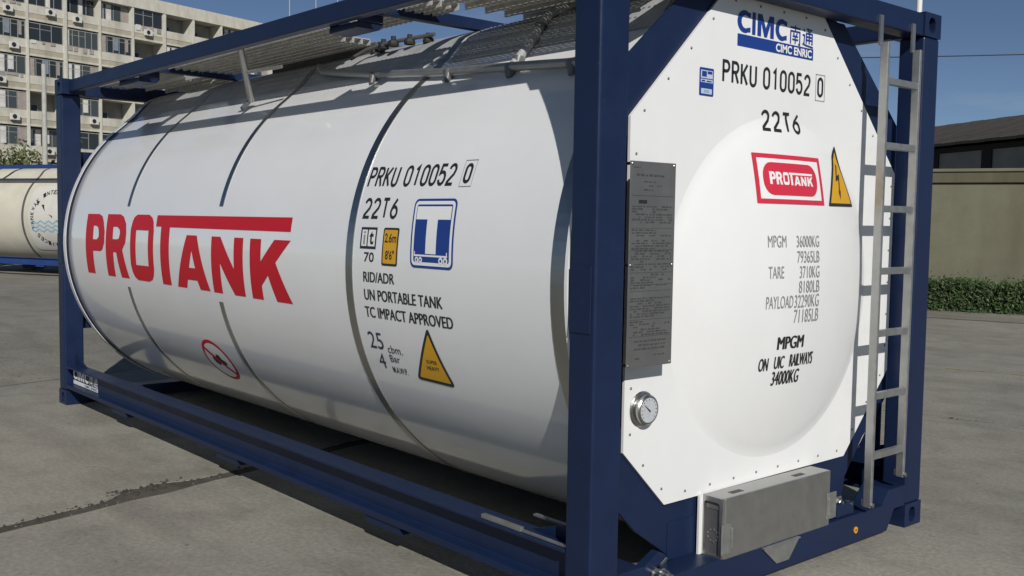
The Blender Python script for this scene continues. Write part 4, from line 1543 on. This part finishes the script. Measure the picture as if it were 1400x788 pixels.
def tree(loc, h, cr, label, white, dens, lm, seed, size=.16):
    rnd = random.Random(seed)
    t = thing('tree', label, 'tree', loc, 0, 'trees in front of the flats')
    b = MB().tube([(0, 0, 0), (.03, .02, 1.3), (-.02, .05, h * .45), (.06, 0, h * .8)], [.10, .085, .06, .025], M['bark'], 8)
    for k in range(7):
        a = rnd.uniform(0, 6.28)
        z = h * rnd.uniform(.38, .7)
        b.tube([(0, .03, z), (cr * .45 * math.cos(a), cr * .45 * math.sin(a), z + h * .13), (cr * .8 * math.cos(a), cr * .8 * math.sin(a), z + h * .2)], [.035, .022, .008], M['bark'], 6)
    b.build('trunk', t)
    if white:
        MB().tube([(0, 0, 0), (.028, .018, 1.28)], [.106, .092], M['bark_white'], 8).build('limewash', t)
    c = MB()
    leaves(c, (0, 0, h * .68), cr, cr, h * .34, dens, size, lm, rnd, 16)
    c.build('crown', t)
tree((-51.77, 10.05, 0), 4.6, .95, 'thin young tree with a limewashed trunk at the left edge of the yard', True, 420, M['leaf_light'], 3, .13)
tree((-51.16, 10.9, 0), 4.9, .9, 'sparse young tree with limewashed trunk beside the utility pole', True, 380, M['leaf_light'], 4, .13)
tree((-56.5, 14.1, 0), 4.2, 1.5, 'darker bushy tree behind the utility pole', False, 700, M['leaf'], 5, .15)
sh = MB()
rnd = random.Random(21)
for k in range(34):
    x, y = -58 + k * .12 + rnd.uniform(-.5, .5), 9.0 + k * .34
    leaves(sh, (x, y, 2.3), 1.0, 1.0, 2.1, 190, .17, M['leaf'], rnd, 4)
shrubs = sh.build('shrub_row')
tag(shrubs, 'low dark green shrubs growing along the foot of the apartment block', 'shrubs')
shrubs['kind'] = 'stuff'

# ================================================================== wall, hedge and shed on the right
WA = rad(21.5)
gw = thing('garden_wall', 'tall beige rendered boundary wall with a weathered coping band', 'wall', (-6.72, 15.12, 0), WA)
for k in range(-2, 3):
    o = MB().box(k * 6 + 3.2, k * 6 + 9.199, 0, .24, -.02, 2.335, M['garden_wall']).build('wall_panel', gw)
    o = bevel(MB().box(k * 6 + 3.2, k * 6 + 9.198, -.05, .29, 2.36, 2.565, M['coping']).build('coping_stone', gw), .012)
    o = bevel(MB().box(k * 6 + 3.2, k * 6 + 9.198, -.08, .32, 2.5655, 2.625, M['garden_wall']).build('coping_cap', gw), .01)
MB().box(-8.7, 21.0, .015, .22, 2.3355, 2.3595, M['coping']).build('coping_joint', gw)
hedge = thing('hedge', 'low clipped dark green hedge at the foot of the beige wall', 'hedge', (-6.72, 15.12, 0), WA)
b = MB()
rnd = random.Random(9)
b.box(-6.4, 15, -.74, -.12, -.02, .42, M['hedge_core'])  # solid dark box filling the hedge behind its leaves
b.build('dark_core', hedge)
b = MB()
for k in range(17000):
    x = rnd.uniform(-6.5, 15.2) if rnd.random() < .35 else rnd.uniform(-.8, 3.4)
    f = rnd.random()
    top = .50 + .05 * noise.noise(Vector((x * 1.6, 0, 0))) + .03 * noise.noise(Vector((x * 6, 3, 0)))
    dep = .04 * noise.noise(Vector((x * 3, 8, 0)))
    if f < .58:
        p = Vector((x, -.76 + dep + rnd.gauss(0, .045), rnd.uniform(-.01, top)))
    else:
        p = Vector((x, rnd.uniform(-.78, -.1), top + rnd.gauss(0, .025)))
    if k % 37 == 0:
        p.z = top + abs(rnd.gauss(0, .07))
    elif k % 61 == 0:
        p = Vector((x, -.82 - abs(rnd.gauss(0, .12)), .006))
    a = Vector((rnd.gauss(0, 1), rnd.gauss(0, 1), rnd.gauss(0, 1))).normalized()
    c2 = a.orthogonal().normalized()
    s = rnd.uniform(.018, .042)
    b.add([p - a * s, p + c2 * s * .5, p + a * s, p - c2 * s * .5], [(0, 1, 2, 3)], M['hedge'] if rnd.random() < .86 else M['leaf_light'])
b.build('leaves', hedge)
SA = rad(153)
sd = thing('shed', 'dark low shed with a long brown weathered roof behind the beige wall', 'shed', (-16.8, 38.5, 0), SA + PI)
# local +x runs towards the right in the picture, +y away from the camera
MB().box(-16, 12, 0, 9, -.02, 4.93, M['shed']).build('wall', sd)
roof_me = MB().prism([(-.45, 5.10), (4.5, 6.62), (9.45, 5.10), (9.45, 4.98), (4.5, 6.50), (-.45, 4.98)], 'x', 0, .88, M['roof']).mesh('roof_sheet')
for k in range(32):
    o = link('roof_sheet', roof_me, sd)
    o.location = (-16.3 + k * .9, 0, .012 * (k % 2))
for x in (-13.4, -8.4, -3.4, 0.15, 2.75):
    MB().box(x, x + (.6 if x > -3 else .8), -.06, -.002, .5, 4.68, M['shed_dark']).build('opening', sd)
MB().box(4.3, 5.0, -.06, -.002, .5, 4.68, M['shed_dark']).build('opening', sd)
MB().tube([(5.2, -.15, 0), (5.2, -.15, 4.94)], .06, M['whitepole'], 8).build('downpipe', sd)
MB().box(-16, 12, -.05, -.003, 4.70, 4.92, M['shed_dark']).build('eaves_board', sd)

wp = MB().tube([(0, 0, 0), (0, 0, 6.5)], .045, M['whitepole'], 12).build('pole')
wp.location = (-5.51, 11.47, 0)
tag(wp, 'slim white pole rising behind the top right corner of the navy frame', 'pole')
cable = MB().tube([(-30 + 35.4 * k / 16 , 19.93 + 40.9 * k / 16, 7.75 + 2.6 * k / 16 - .6 * math.sin(PI * k / 16)) for k in range(17)], .022, M['dark'], 6).build('overhead_cable')
tag(cable, 'thin dark overhead cable crossing the sky on the right', 'cable')
